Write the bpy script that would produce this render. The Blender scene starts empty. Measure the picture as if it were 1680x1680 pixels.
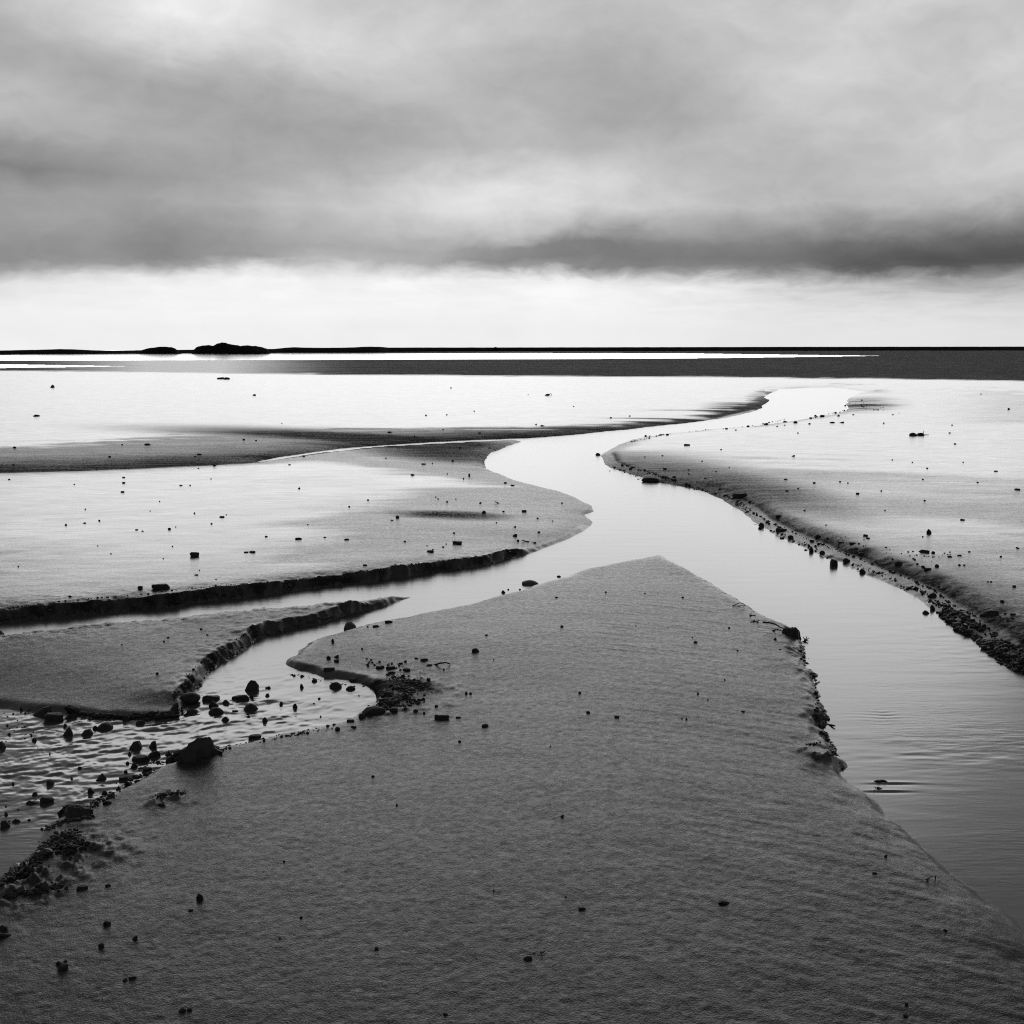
import bpy, math, random
import numpy as np
from mathutils import Matrix, Vector

random.seed(7)
rng = np.random.default_rng(7)
scene = bpy.context.scene
COL = scene.collection
f32 = np.float32

# ------------------------------------------------------------------ camera
F = 1722.0                      # focal length in pixels of the 1680 px photograph
CAM_H = 1.5
PITCH = math.atan((840 - 572.6) / F)
ROLL = math.radians(0.17)
cam_d = bpy.data.cameras.new('camera')
cam = bpy.data.objects.new('camera', cam_d)
COL.objects.link(cam)
cam_d.sensor_width = 36.0
cam_d.lens = 36.0 * F / 1680.0
cam_d.clip_start = 0.05
cam_d.clip_end = 60000
RM = Matrix.Rotation(math.pi / 2 - PITCH, 3, 'X') @ Matrix.Rotation(-ROLL, 3, 'Z')
cam.matrix_world = Matrix.Translation((0, 0, CAM_H)) @ RM.to_4x4()
scene.camera = cam
RN = np.array(RM)

# ------------------------------------------------------------------ light
SUN_AZ, SUN_EL = 0.0, 0.5     # degrees from the view axis / above the horizon
SUN_E, SUN_ANG = 1.05, 60.0
SKY_GAIN = 1.0
scene.view_settings.view_transform = 'Standard'
scene.view_settings.look = 'None'
scene.view_settings.exposure = 0.0
scene.view_settings.gamma = 1.0
scene.render.engine = 'CYCLES'
scene.cycles.use_denoising = False
scene.cycles.filter_width = 1.1
scene.cycles.max_bounces = 6
scene.cycles.use_adaptive_sampling = False

sd = bpy.data.lights.new('sun', 'SUN')
sd.energy = SUN_E
sd.angle = math.radians(SUN_ANG)
sun = bpy.data.objects.new('sun', sd)
COL.objects.link(sun)
a, e = math.radians(SUN_AZ), math.radians(SUN_EL)
sdir = Vector((math.sin(a) * math.cos(e), math.cos(a) * math.cos(e), math.sin(e)))
sun.rotation_euler = sdir.to_track_quat('Z', 'Y').to_euler()

SKY_X = [-160, 0, 140, 280, 420, 560, 700, 840, 980, 1120, 1260, 1400, 1540, 1680, 1840]
SKY_T = {
    -60: [195, 200, 215, 228, 222, 208, 203, 203, 200, 200, 206, 208, 208, 205, 205],
    0:   [185, 195, 215, 235, 228, 205, 205, 205, 200, 200, 208, 212, 215, 200, 200],
    40:  [180, 185, 212, 232, 222, 212, 205, 200, 195, 198, 205, 205, 195, 200, 200],
    80:  [185, 180, 195, 205, 212, 218, 205, 190, 185, 192, 208, 208, 198, 205, 200],
    120: [190, 190, 178, 178, 190, 205, 200, 188, 182, 190, 208, 205, 200, 210, 205],
    160: [200, 200, 185, 178, 172, 185, 195, 190, 180, 183, 200, 208, 200, 205, 205],
    200: [190, 195, 190, 182, 172, 172, 185, 190, 182, 178, 190, 200, 200, 203, 205],
    240: [160, 162, 175, 180, 178, 178, 185, 190, 190, 185, 188, 192, 200, 203, 205],
    270: [145, 143, 154, 170, 178, 185, 200, 205, 205, 195, 190, 190, 200, 208, 205],
    300: [165, 165, 165, 172, 180, 200, 215, 222, 212, 200, 192, 195, 205, 205, 200],
    340: [170, 170, 178, 180, 190, 205, 215, 218, 212, 208, 200, 190, 180, 165, 160],
    375: [165, 168, 165, 160, 175, 190, 195, 200, 180, 180, 165, 150, 140, 125, 125],
    405: [160, 160, 155, 152, 165, 180, 175, 155, 140, 150, 140, 118, 118, 110, 110],
    424: [155, 155, 158, 160, 165, 195, 175, 150, 140, 145, 138, 112, 112, 108, 108],
    437: [165, 170, 170, 175, 195, 212, 205, 170, 150, 150, 142, 112, 112, 112, 112],
    449: [185, 190, 205, 215, 225, 225, 225, 215, 190, 165, 150, 130, 125, 125, 125],
    461: [210, 215, 225, 238, 240, 238, 240, 240, 235, 215, 190, 175, 165, 160, 160],
    474: [234, 236, 240, 244, 244, 243, 244, 244, 243, 240, 225, 215, 205, 195, 195],
    510: [242, 242, 242, 245, 246, 244, 245, 244, 244, 240, 232, 228, 225, 220, 215],
    540: [240, 240, 240, 241, 242, 241, 241, 240, 238, 236, 232, 228, 228, 225, 220],
    575: [241, 241, 241, 242, 242, 241, 241, 240, 238, 236, 232, 230, 228, 225, 220],
}
ROWS = sorted(SKY_T)
SKY_A = np.array([[190 + (v - 196) * 1.22 if r < 440 else v for v in SKY_T[r]] for r in ROWS], float)


def px_of(P):
    """world points (n,3) -> photograph pixels"""
    q = (np.asarray(P, float) - np.array([0, 0, CAM_H])) @ RN
    return 840 + F * q[:, 0] / -q[:, 2], 840 - F * q[:, 1] / -q[:, 2]


def sky_val(px, py):
    py = min(max(py, ROWS[0]), ROWS[-1]); px = min(max(px, SKY_X[0]), SKY_X[-1])
    i = min(max(np.searchsorted(ROWS, py) - 1, 0), len(ROWS) - 2)
    j = min(max(np.searchsorted(SKY_X, px) - 1, 0), len(SKY_X) - 2)
    ty = (py - ROWS[i]) / (ROWS[i + 1] - ROWS[i]); tx = (px - SKY_X[j]) / (SKY_X[j + 1] - SKY_X[j])
    v = (SKY_A[i, j] * (1 - tx) + SKY_A[i, j + 1] * tx) * (1 - ty) + (SKY_A[i + 1, j] * (1 - tx) + SKY_A[i + 1, j + 1] * tx) * ty
    s = v / 255.0
    return ((s + 0.055) / 1.055) ** 2.4


class NT:
    """small helper to write node trees"""
    def __init__(self, tree):
        self.t = tree
        tree.nodes.clear()
    def n(self, typ, **kw):
        nd = self.t.nodes.new(typ)
        for k, v in kw.items():
            setattr(nd, k, v)
        return nd
    def put(self, sock, v):
        if isinstance(v, bpy.types.NodeSocket):
            self.t.links.new(v, sock)
        else:
            sock.default_value = v
    def math(self, op, a, b=0.0, c=0.0, clamp=False):
        nd = self.n('ShaderNodeMath', operation=op, use_clamp=clamp)
        for s, v in zip(nd.inputs, (a, b, c)):
            self.put(s, v)
        return nd.outputs[0]
    def mapr(self, v, a, b, c, d, mode='SMOOTHSTEP'):
        nd = self.n('ShaderNodeMapRange', interpolation_type=mode)
        for i, x in enumerate((v, a, b, c, d)):
            self.put(nd.inputs[i], x)
        return nd.outputs[0]
    def mix(self, f, a, b):
        nd = self.n('ShaderNodeMix', data_type='FLOAT')
        self.put(nd.inputs[0], f); self.put(nd.inputs[2], a); self.put(nd.inputs[3], b)
        return nd.outputs[0]
    def noise(self, vec, scale, detail=3.0, rough=0.5, dist=0.0, dim='3D'):
        nd = self.n('ShaderNodeTexNoise', noise_dimensions=dim)
        self.put(nd.inputs['Vector'], vec)
        nd.inputs['Scale'].default_value = scale; nd.inputs['Detail'].default_value = detail
        nd.inputs['Roughness'].default_value = rough; nd.inputs['Distortion'].default_value = dist
        return nd.outputs[0]
    def vmul(self, vec, xyz, loc=(0, 0, 0), rot=(0, 0, 0)):
        nd = self.n('ShaderNodeMapping')
        self.put(nd.inputs[0], vec)
        nd.inputs[1].default_value = loc; nd.inputs[2].default_value = rot; nd.inputs[3].default_value = xyz
        return nd.outputs[0]
    def grey(self, v):
        nd = self.n('ShaderNodeCombineColor')
        for i in range(3):
            self.put(nd.inputs[i], v)
        return nd.outputs[0]


world = bpy.data.worlds.new('World')
scene.world = world
world.use_nodes = True
w = NT(world.node_tree)
tc = w.n('ShaderNodeTexCoord')
sep = w.n('ShaderNodeSeparateXYZ'); w.put(sep.inputs[0], tc.outputs['Generated'])
nz1 = w.noise(w.vmul(tc.outputs['Generated'], (5, 5, 14)), 1.0, 4, 0.5)
nz2 = w.noise(w.vmul(tc.outputs['Generated'], (6, 6, 16), loc=(3.1, 7.7, 1.3)), 1.0, 4, 0.5)
fine = w.noise(w.vmul(tc.outputs['Generated'], (8, 8, 15), loc=(1.7, 4.1, 9.3), rot=(0, 0.25, 0)), 1.0, 6, 0.55, 0.3)
wisp = w.noise(w.vmul(tc.outputs['Generated'], (14, 14, 95), loc=(5.7, 2.1, 3.3)), 1.0, 5, 0.6, 0.5)
az = w.math('ARCTAN2', sep.outputs[0], sep.outputs[1])
az = w.math('ADD', w.math('MULTIPLY', az, 180 / math.pi), w.math('MULTIPLY', w.math('SUBTRACT', nz1, 0.5), 3.0))
el = w.math('MULTIPLY', w.math('ARCSINE', sep.outputs[2]), 180 / math.pi)
elw = w.mapr(el, 1.0, 8.0, 0.35, 2.3)
el = w.math('ADD', el, w.math('MULTIPLY', w.math('SUBTRACT', nz2, 0.5), elw))
nz3 = w.noise(w.vmul(tc.outputs['Generated'], (24, 24, 48), loc=(8.1, 3.7, 2.3)), 1.0, 5, 0.6, 0.5)
el = w.math('ADD', el, w.math('MULTIPLY', w.math('SUBTRACT', nz3, 0.5), w.mapr(el, 1.5, 4.0, 0.2, 1.3)))
AZR = 30.0
azf = w.math('MULTIPLY_ADD', az, 1 / (2 * AZR), 0.5, clamp=True)


def px_azel(azd, eld):
    A, E = math.radians(azd), math.radians(eld)
    P = np.array([[math.sin(A) * math.cos(E), math.cos(A) * math.cos(E), math.sin(E)]]) * 1000 + [[0, 0, CAM_H]]
    x, y = px_of(P)
    return x[0], y[0]


els = []
for r in ROWS[::-1]:
    els.append(max(0.0, math.degrees(math.atan((840 - r) / F)) - math.degrees(PITCH)))
val = None
for i, E in enumerate(els):
    rp = w.n('ShaderNodeValToRGB')
    cr = rp.color_ramp
    cr.interpolation = 'CARDINAL'
    K = 19
    stops = []
    for k in range(K):
        A = -AZR + 2 * AZR * k / (K - 1)
        stops.append((k / (K - 1), sky_val(*px_azel(A, E))))
    cr.elements[0].position = 0; cr.elements[1].position = 1
    while len(cr.elements) < K:
        cr.elements.new(0.5 * (cr.elements[-2].position + cr.elements[-1].position))
    for el_, (p, v) in zip(cr.elements, stops):
        el_.position = p; el_.color = (v, v, v, 1)
    for el_, (p, v) in zip(cr.elements, stops):
        el_.position = p; el_.color = (v, v, v, 1)
    w.put(rp.inputs[0], azf)
    if val is None:
        val = rp.outputs[0]
    else:
        s = w.mapr(el, els[i - 1], E, 0.0, 1.0, 'LINEAR')
        val = w.mix(s, val, rp.outputs[0])
# the overcast goes on above the frame, darkened towards the zenith to dim the foreground sand
val = w.mix(w.mapr(el, 16.0, 36.0, 0.0, 1.0), val, 0.14)
val = w.math('MULTIPLY', val, w.math('MULTIPLY_ADD', w.math('SUBTRACT', fine, 0.5), w.mapr(el, 2.0, 5.0, 0.12, 0.45), 1.0))
mott = w.noise(w.vmul(tc.outputs['Generated'], (20, 20, 34), loc=(4.7, 1.1, 6.3), rot=(0, 0.3, 0)), 1.0, 6, 0.6, 0.6)
val = w.math('MULTIPLY', val, w.math('MULTIPLY_ADD', w.math('SUBTRACT', mott, 0.5), w.mapr(el, 2.0, 5.0, 0.08, 0.34), 1.0))
wa = w.mapr(el, 0.2, 3.4, 0.0, 1.0)
wb = w.mapr(el, 3.2, 5.5, 1.0, 0.0)
wr = w.mapr(az, 0.0, 22.0, 0.2, 0.8)
val = w.math('MULTIPLY', val, w.math('MULTIPLY_ADD', w.math('MULTIPLY', w.math('SUBTRACT', wisp, 0.5), w.math('MULTIPLY', wr, wb)), wa, 1.0))
SKYS = 0.1
nish = w.n('ShaderNodeTexSky', sky_type='NISHITA', sun_disc=False)
nish.sun_elevation = math.radians(SUN_EL)
nish.sun_rotation = math.radians(SUN_AZ)
bw = w.n('ShaderNodeRGBToBW'); w.put(bw.inputs[0], nish.outputs[0])
cloud = w.math('MULTIPLY', val, SKY_GAIN / SKYS)
tot = w.mix(0.985, bw.outputs[0], cloud)
bg = w.n('ShaderNodeBackground'); w.put(bg.inputs[0], w.grey(tot)); bg.inputs[1].default_value = SKYS
wo = w.n('ShaderNodeOutputWorld'); w.put(wo.inputs[0], bg.outputs[0])
world.cycles.sampling_method = 'MANUAL'
world.cycles.sample_map_resolution = 1024

# ------------------------------------------------------------------ helpers
def ground(x, y, z=0.0):
    """photograph pixel -> world point on the level z (arrays)"""
    x = np.asarray(x, float); y = np.asarray(y, float); z = np.asarray(z, float) + 0 * x
    d = np.stack([(x - 840) / F, -(y - 840) / F, -np.ones_like(x)], -1) @ RN.T
    t = (z - CAM_H) / d[..., 2]
    return np.stack([d[..., 0] * t, d[..., 1] * t, z], -1)


def _hash(ix, iy, seed):
    h = (ix.astype(np.int64) * 374761393 + iy.astype(np.int64) * 668265263 + seed * 1442695041) & 0xFFFFFFFF
    h = ((h ^ (h >> 13)) * 1274126177) & 0xFFFFFFFF
    return ((h ^ (h >> 16)) & 0xFFFFFF).astype(f32) / f32(0xFFFFFF)


def vnoise(x, y, seed=0):
    ix = np.floor(x); iy = np.floor(y)
    fx = (x - ix).astype(f32); fy = (y - iy).astype(f32)
    fx = fx * fx * fx * (fx * (fx * 6 - 15) + 10); fy = fy * fy * fy * (fy * (fy * 6 - 15) + 10)
    a = _hash(ix, iy, seed); b = _hash(ix + 1, iy, seed); c = _hash(ix, iy + 1, seed); d = _hash(ix + 1, iy + 1, seed)
    return (a * (1 - fx) + b * fx) * (1 - fy) + (c * (1 - fx) + d * fx) * fy - 0.5


def fbm(x, y, seed=0, o=3):
    r = 0; a = 1.0
    for i in range(o):
        r = r + a * vnoise(x * 2 ** i + 17.3 * i, y * 2 ** i + 5.1 * i, seed + i)
        a *= 0.5
    return r


def smooth(t):
    t = np.clip(t, 0, 1)
    return t * t * (3 - 2 * t)

# ------------------------------------------------------------------ shoreline
# each run: (default attributes, points); attributes: H scarp height, W scarp width, B beach width, zp height of the visible lip
# east bank, far to near
def run(H, W, B, zp, pts):
    return [(p[0], p[1]) + tuple(p[2:] if len(p) > 2 else (H, W, B, zp)) for p in pts]


east = run(.02, .5, .0, 0, [(1433, 644), (1410, 645), (1397, 650), (1390, 655), (1393, 660), (1388, 664), (1393, 668), (1387, 675),
    (1368, 680), (1350, 683), (1327, 687), (1287, 693), (1253, 697), (1220, 702)])
east += run(.018, .25, .03, 0, [(1187, 704), (1153, 707), (1120, 711), (1093, 713), (1060, 718), (1033, 723), (1010, 733), (993, 742), (987, 747)])
east += run(.03, .25, .02, 0, [(988, 753), (993, 762), (1003, 768), (1027, 775), (1050, 782), (1067, 790), (1093, 793), (1120, 798)])
east += run(.045, .16, .16, 0, [(1153, 805), (1187, 820), (1220, 842), (1237, 855), (1270, 875), (1297, 887), (1327, 900), (1353, 915), (1380, 922),
    (1403, 937), (1430, 947), (1463, 960), (1487, 970), (1507, 983), (1530, 1000)])
east += run(.05, .25, .10, 0, [(1550, 1017), (1570, 1035), (1597, 1047), (1620, 1067), (1647, 1083), (1667, 1097), (1690, 1110), (1800, 1175), (2000, 1290)])
near = [(2500, 1600, .05, .2, .05, 0), (2500, 2300, .05, .2, .05, 0)]
cen_e = run(.04, .24, .0, 0, [(2200, 2000), (1900, 1720), (1800, 1622), (1740, 1568), (1680, 1520), (1660, 1503), (1631, 1486), (1603, 1463), (1574, 1443), (1540, 1414),
    (1517, 1394), (1489, 1366), (1454, 1337), (1437, 1313), (1420, 1301), (1396, 1288)])
cen_e += run(.03, .10, .0, 0, [(1379, 1270), (1385, 1262), (1383, 1250), (1372, 1243), (1369, 1234), (1366, 1221), (1356, 1209), (1350, 1200), (1347, 1194), (1352, 1186),
    (1358, 1174), (1347, 1157), (1339, 1149), (1344, 1142), (1336, 1123), (1331, 1115), (1339, 1108), (1321, 1099), (1318, 1090), (1315, 1080), (1319, 1072),
    (1313, 1059), (1314, 1050), (1306, 1040), (1290, 1028), (1260, 1017), (1220, 992), (1173, 962), (1120, 933), (1092, 917)])
cen_n = run(.014, .10, .0, .012, [(1078, 911), (1060, 913), (1010, 923), (960, 933), (920, 947), (888, 954), (853, 968), (810, 978), (760, 992),
    (710, 1002), (660, 1012), (620, 1018), (590, 1027), (555, 1038), (525, 1045), (505, 1052), (490, 1065), (481, 1076)])
inlet = run(.010, .03, .0, 0, [(470, 1082, .01, .03, .0, 0), (469, 1089), (482, 1096), (505, 1102), (530, 1111), (562, 1114), (585, 1119), (605, 1124), (615, 1131), (619, 1140), (622, 1151)])
pool_s = run(.012, .06, .01, 0, [(612, 1161), (592, 1172), (575, 1182), (555, 1190), (525, 1197), (495, 1202), (462, 1207), (425, 1215), (400, 1222), (350, 1232),
    (300, 1247), (262, 1260), (237, 1275), (212, 1290), (180, 1305), (150, 1317), (125, 1330), (105, 1342), (82, 1352), (67, 1372), (60, 1400), (42, 1412), (15, 1427), (0, 1440),
    (-80, 1480), (-300, 1600)])
west_off = [(-900, 1700, .02, .1, .02, 0), (-900, 1200, .02, .1, .02, 0)]
pool_n = run(.004, .05, .02, 0, [(-200, 1150), (0, 1162), (50, 1170), (107, 1172), (160, 1180), (207, 1180), (250, 1182), (287, 1177), (305, 1165)])
spit_s = run(.042, .04, .008, 0, [(310, 1148), (316, 1138), (324, 1127), (335, 1117), (345, 1101), (362, 1086), (383, 1076), (410, 1060), (425, 1047), (443, 1038),
    (457, 1037), (500, 1028), (560, 1013), (580, 1006, .06, .03, .006, 0), (603, 1002, .035, .02, .004, 0), (637, 993, .02, .02, 0, 0), (660, 985, .008, .03, 0, 0), (675, 981, .004, .03, 0, 0)])
spit_n = run(.05, .05, .0, .045, [(672, 979.5, .004, .05, 0, .0), (640, 984, .02, .03, 0, 0), (603, 992, .03, .03, 0, 0), (580, 996.5, .045, .03, 0, 0), (560, 999, .055, .04, 0, 0), (500, 995), (433, 1000), (350, 1008), (283, 1015),
    (200, 1023), (110, 1033), (60, 1039), (0, 1046), (-100, 1058), (-400, 1090)])
off2 = [(-1200, 1180, .03, .1, .02, 0), (-1200, 1120, .03, .1, .02, 0)]
chan_n = run(.050, .045, .012, 0, [(-200, 1050), (-60, 1030), (0, 1022), (33, 1018), (100, 1012), (167, 1005), (233, 1000), (277, 997), (333, 987), (400, 980), (467, 972), (560, 960),
    (627, 952), (693, 942), (747, 935), (793, 928), (833, 917, .042, .04, .01, 0), (852, 912, .035, .04, .01, 0), (870, 908, .02, .04, .0, 0)])
west = run(.012, .25, .0, 0, [(897, 898), (927, 887), (957, 872), (970, 862), (972, 855), (957, 844.5), (974, 839), (967, 828), (947, 817), (920, 807), (887, 800), (843, 788), (817, 777)])
west += run(.03, .12, .0, 0, [(800, 770), (793, 762), (795, 753), (803, 743), (820, 737), (843, 728), (858, 723.5, .012, .1, 0, 0)])
west += run(.012, .1, .0, .01, [(850, 722.5), (800, 724), (730, 727.5), (680, 730), (640, 732), (603, 735), (560, 740), (517, 744), (467, 752), (423, 758.5)])
west += run(.03, .5, .0, 0, [(421, 757), (467, 749), (517, 741), (560, 736), (603, 732), (643, 729.5), (700, 726), (793, 721.5), (853, 719.5), (893, 717), (943, 713), (993, 708), (1043, 703), (1093, 697)])
west += run(.02, .9, .0, 0, [(1120, 695), (1187, 686), (1233, 676), (1252, 669), (1248, 666), (1257, 662), (1263, 656), (1253, 652), (1262, 646), (1272, 642), (1280, 638), (1363, 635)])
POLY = east + near + cen_e + cen_n + inlet + pool_s + west_off + pool_n + spit_s + spit_n + off2 + chan_n + west

def fix_px(x, y):
    # pixels off the side of the frame stay below the horizon line
    return x, y
PA = np.array(POLY, float)
PW = ground(PA[:, 0], PA[:, 1], PA[:, 5])[:, :2]


def resample(P, A):
    outP, outA = [], []
    n = len(P)
    for i in range(n):
        p, q = P[i], P[(i + 1) % n]; a, b = A[i], A[(i + 1) % n]
        L = np.linalg.norm(q - p); d = max(1.0, np.linalg.norm(0.5 * (p + q)))
        m = max(1, int(L / (0.03 * d)))
        m = min(m, 4)
        for k in range(m):
            t = k / m
            outP.append(p * (1 - t) + q * t); outA.append(a * (1 - t) + b * t)
    return np.array(outP, f32), np.array(outA, f32)


RP, RA = resample(PW, PA[:, 2:5])
# lagoon beyond the dark mud bank, and the thin tongue of water inside it (far, level with the river)
def far_poly(pts):
    pts = np.array(pts, float)
    return ground(pts[:, 0], pts[:, 1], 0)[:, :2].astype(f32)
LAGOON = far_poly([(-500, 596), (-200, 593.5), (0, 592), (280, 591.5), (560, 590.5), (840, 589.8), (1120, 588.4), (1300, 586.2), (1400, 584.6), (1450, 583.8),
                   (1400, 583.2), (1300, 582.0), (1120, 579.6), (900, 579.3), (560, 579.6), (280, 580.6), (0, 581.4), (-500, 583.5)])
TONGUE = far_poly([(-500, 601), (0, 597.2), (120, 599), (235, 600.8), (120, 603), (0, 604.6), (-500, 613)])


def inside(x, y, P):
    c = np.zeros(x.shape, bool)
    n = len(P)
    for i in range(n):
        x1, y1 = P[i]; x2, y2 = P[(i + 1) % n]
        if y1 == y2:
            continue
        m = ((y1 > y) != (y2 > y))
        if not m.any():
            continue
        xi = (x2 - x1) * (y - y1) / (y2 - y1) + x1
        c ^= m & (x < xi)
    return c


def seg_dist(x, y, P):
    best = np.full(x.shape, 1e9, f32)
    n = len(P)
    for i in range(n):
        ax, ay = P[i]; bx, by = P[(i + 1) % n]
        dx, dy = bx - ax, by - ay
        L2 = dx * dx + dy * dy + 1e-12
        t = np.clip(((x - ax) * dx + (y - ay) * dy) / L2, 0, 1)
        best = np.minimum(best, (x - ax - t * dx) ** 2 + (y - ay - t * dy) ** 2)
    return np.sqrt(best)


def shore(x, y):
    """signed distance to the river shore (land positive) and blended bank attributes"""
    best = np.full(x.shape, 1e9, f32)
    sw = np.zeros(x.shape, f32); sa = np.zeros(x.shape + (3,), f32)
    n = len(RP)
    for i in range(n):
        ax, ay = RP[i]; bx, by = RP[(i + 1) % n]
        dx, dy = bx - ax, by - ay
        L2 = dx * dx + dy * dy + 1e-9
        t = np.clip(((x - ax) * dx + (y - ay) * dy) * (1 / L2), 0, 1)
        d2 = (x - ax - t * dx) ** 2 + (y - ay - t * dy) ** 2
        best = np.minimum(best, d2)
        ww = f32(math.sqrt(L2)) / (d2 + f32(2e-5)) ** 1.5
        sw += ww
        for k in range(3):
            sa[..., k] += ww * (RA[i, k] * (1 - t) + RA[(i + 1) % n, k] * t)
    sa /= sw[..., None]
    d = np.sqrt(best)
    ds = np.sqrt(2.0 / sw)
    d = np.where(inside(x, y, RP), -d, d)
    return d, sa, ds


def ell(px, py, cx, cy, rx, ry, rot=0.0):
    c, s = math.cos(math.radians(rot)), math.sin(math.radians(rot))
    dx, dy = px - cx, py - cy
    u = (dx * c + dy * s) / rx; v = (-dx * s + dy * c) / ry
    return np.exp(-(u * u + v * v) ** 1.5)


def line_y(px, pts):
    pts = np.array(pts, float)
    return np.interp(px, pts[:, 0], pts[:, 1])


# where a film of water lies on the mud (1) and where it has drained (0)
def wet_map(x, y, d):
    P = np.stack([x, y, np.full_like(x, 0.04)], -1).reshape(-1, 3)
    px, py = px_of(P)
    px = px.reshape(x.shape); py = py.reshape(x.shape)
    ok = y > 0.5
    px = np.where(ok, px, 840); py = np.where(ok, py, 2500)
    R = np.sqrt(x * x + y * y) + 0.1
    # streaks drawn out across the view by the ebb
    st = fbm(x / (0.16 * R ** 1.15) * 0.35 + 3, R ** 0.3 * 55, 21, 4)
    st2 = fbm(x * 0.9, y * 2.2, 31, 4)
    k = st * 0.7 + st2 * 0.4
    w_ = np.full(x.shape, 0.0, f32)
    # the broad sheet between the dark mud bank and the river
    top = line_y(px, [(-400, 611), (0, 608.5), (250, 611), (420, 614), (600, 616), (840, 618), (1120, 619.5), (1400, 622), (1680, 626), (2100, 630)])
    bot = line_y(px, [(-400, 738), (0, 735), (150, 729), (250, 719), (420, 713), (560, 707), (760, 706), (900, 699), (1000, 693), (1120, 683), (1200, 668), (1230, 655), (1260, 640), (1380, 636), (1420, 640), (2000, 650)])
    sheet = smooth((py - top + 2 * k) / 3.0 + 0.5) * (1 - smooth((py - bot + 26 * k) / 12 + 0.5))
    w_ = np.maximum(w_, sheet)
    # streaky dark mud west of the river head
    w_ -= 0.5 * ell(px, py, 1245, 657, 80, 9) * smooth(0.5 + 2.0 * st)
    w_ -= 0.22 * ell(px, py, 750, 680, 600, 4, -1.0)
    # the lower west flat
    top2 = line_y(px, [(-400, 786), (0, 781), (150, 777), (260, 771), (420, 764), (520, 760), (640, 768), (760, 785), (1000, 800)])
    right2 = line_y(py, [(740, 600), (770, 640), (790, 790), (800, 780), (815, 640), (850, 520), (880, 500), (930, 520), (960, 420), (980, 240), (1000, 80)])
    flat = smooth((py - top2 + 10 * k) / 8 + 0.5) * (1 - smooth((px - right2 + 240 * k) / 280 + 0.5)) * (1 - smooth((py - 990) / 30))
    w_ = np.maximum(w_, flat * (0.98 - 0.5 * smooth((py - 830) / 160)))
    w_ = np.maximum(w_, 0.20 * smooth((py - 790) / 60) * (1 - smooth((px - 985) / 20)) * (1 - smooth((py - 975) / 15)) * (py < line_y(px, [(-400, 1060), (0, 1030), (675, 970), (860, 925), (985, 890)])))
    # east flat
    cx = line_y(py, [(600, 1500), (636, 1420), (645, 1380), (660, 1320), (675, 1300), (690, 1190), (700, 1120), (715, 960), (747, 930), (800, 940), (830, 1000), (900, 1150), (1000, 1400), (1110, 1640), (1300, 2600)])
    ee = smooth((px - cx) / 20 + 0.5)
    e1 = smooth((py - 690) / 12) * (1 - smooth((py - line_y(px, [(980, 740), (1100, 755), (1250, 765), (1400, 775), (1680, 800)]) + 60 * k) / 70 + 0.5))
    e1 = np.maximum(e1, smooth((py - 628) / 4) * (1 - smooth((py - 735) / 40)) * smooth((px - 1420) / 60) * (0.8 - 0.35 * smooth((px - 1480) / 200)))
    e1 = np.maximum(e1, smooth((py - 640) / 8) * (1 - smooth((py - 735) / 30)) * smooth((px - 1240) / 60) * (0.9 - 0.4 * smooth((px - 1450) / 220)))
    w_ = np.where(ee > 0, np.maximum(w_ * (py < 660), e1 * ee * 0.9), w_)
    w_ = w_ - 0.75 * ell(px, py, 1410, 662, 60, 10) * ee
    e2 = 0.40 * smooth((px - 1180) / 260) * (1 - smooth((py - 960 + 80 * k) / 60)) * smooth((py - 770) / 30)
    w_ = np.maximum(w_, e2 * ee)
    w_ += 0.25 * ell(px, py, 1560, 880, 170, 18, 4) * ee - 0.15 * ell(px, py, 1400, 835, 240, 16, 3) * ee
    # drained margin along every cut bank
    head = ((px > 1255) & (py < 652)) | ((px > 1270) & (py < 690) & (px < cx))
    w_ *= np.where(head, 1, smooth((d - 0.02) / (0.05 + 0.05 * R * 0.5) + 0.2 * k) * 0.9 + 0.1)
    w_ = np.where(py < 617, sheet * (py > 600), w_)
    # damp patches
    w_ = np.maximum(w_, 0.6 * np.exp(-(np.maximum(d, 0) / 0.07) ** 2) * (R < 9) * (d > -0.02) * (0.8 + 0.5 * k))
    w_ += 0.55 * k * 0.35 * smooth((R - 3) / 4)
    # sheen removed (1) for dry sand and painted slope shade, against damp sand (0)
    q = 0.5 + 0.9 * k
    du = smooth((top - 0.6 - py + 2.5 * k) / 3 + 0.5) * (1 - 0.72 * np.exp(-((px - 300) / 170) ** 2)) * (1.03 + 0.12 * st)  # dark far flat, dulled less at the left to paint in sun glitter
    gul = line_y(px, [(-400, 784), (0, 779), (127, 775), (233, 770), (350, 763), (420, 757), (560, 738), (850, 720), (1120, 696), (1260, 665)])
    zone = smooth((py - bot + 22 * k) / 10 + 0.3) * smooth((gul - py) / 3 + 0.8) * (px < cx)
    du = np.maximum(du, zone * (0.65 + 0.45 * smooth((py - gul + 34) / 34)) * (0.8 + 0.2 * q))  # shade of the slope facing the camera, painted by dulling the mud
    du = np.maximum(du, 0.95 * ell(px, py, 1225, 668, 60, 9) * smooth(0.5 + 1.5 * st))
    du = np.maximum(du, 1.0 * ell(px, py, 560, 718, 330, 11, 2) + 0.95 * ell(px, py, 730, 745, 170, 20, 3))
    du = np.maximum(du, 0.95 * ell(px, py, 740, 848, 120, 9, 1))
    du = np.maximum(du, 0.22 * ell(px, py, 830, 860, 190, 60))
    m_ = ee * smooth((py - 735) / 10)
    du = np.maximum(du, m_ * 1.0 * np.exp(-(np.maximum(d - 0.16, 0) / (0.22 + 0.35 * smooth((py - 900) / 200)))) * smooth((d - 0.08) / 0.1))  # dark line of the east lip: slope shade painted as dullness
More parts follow.
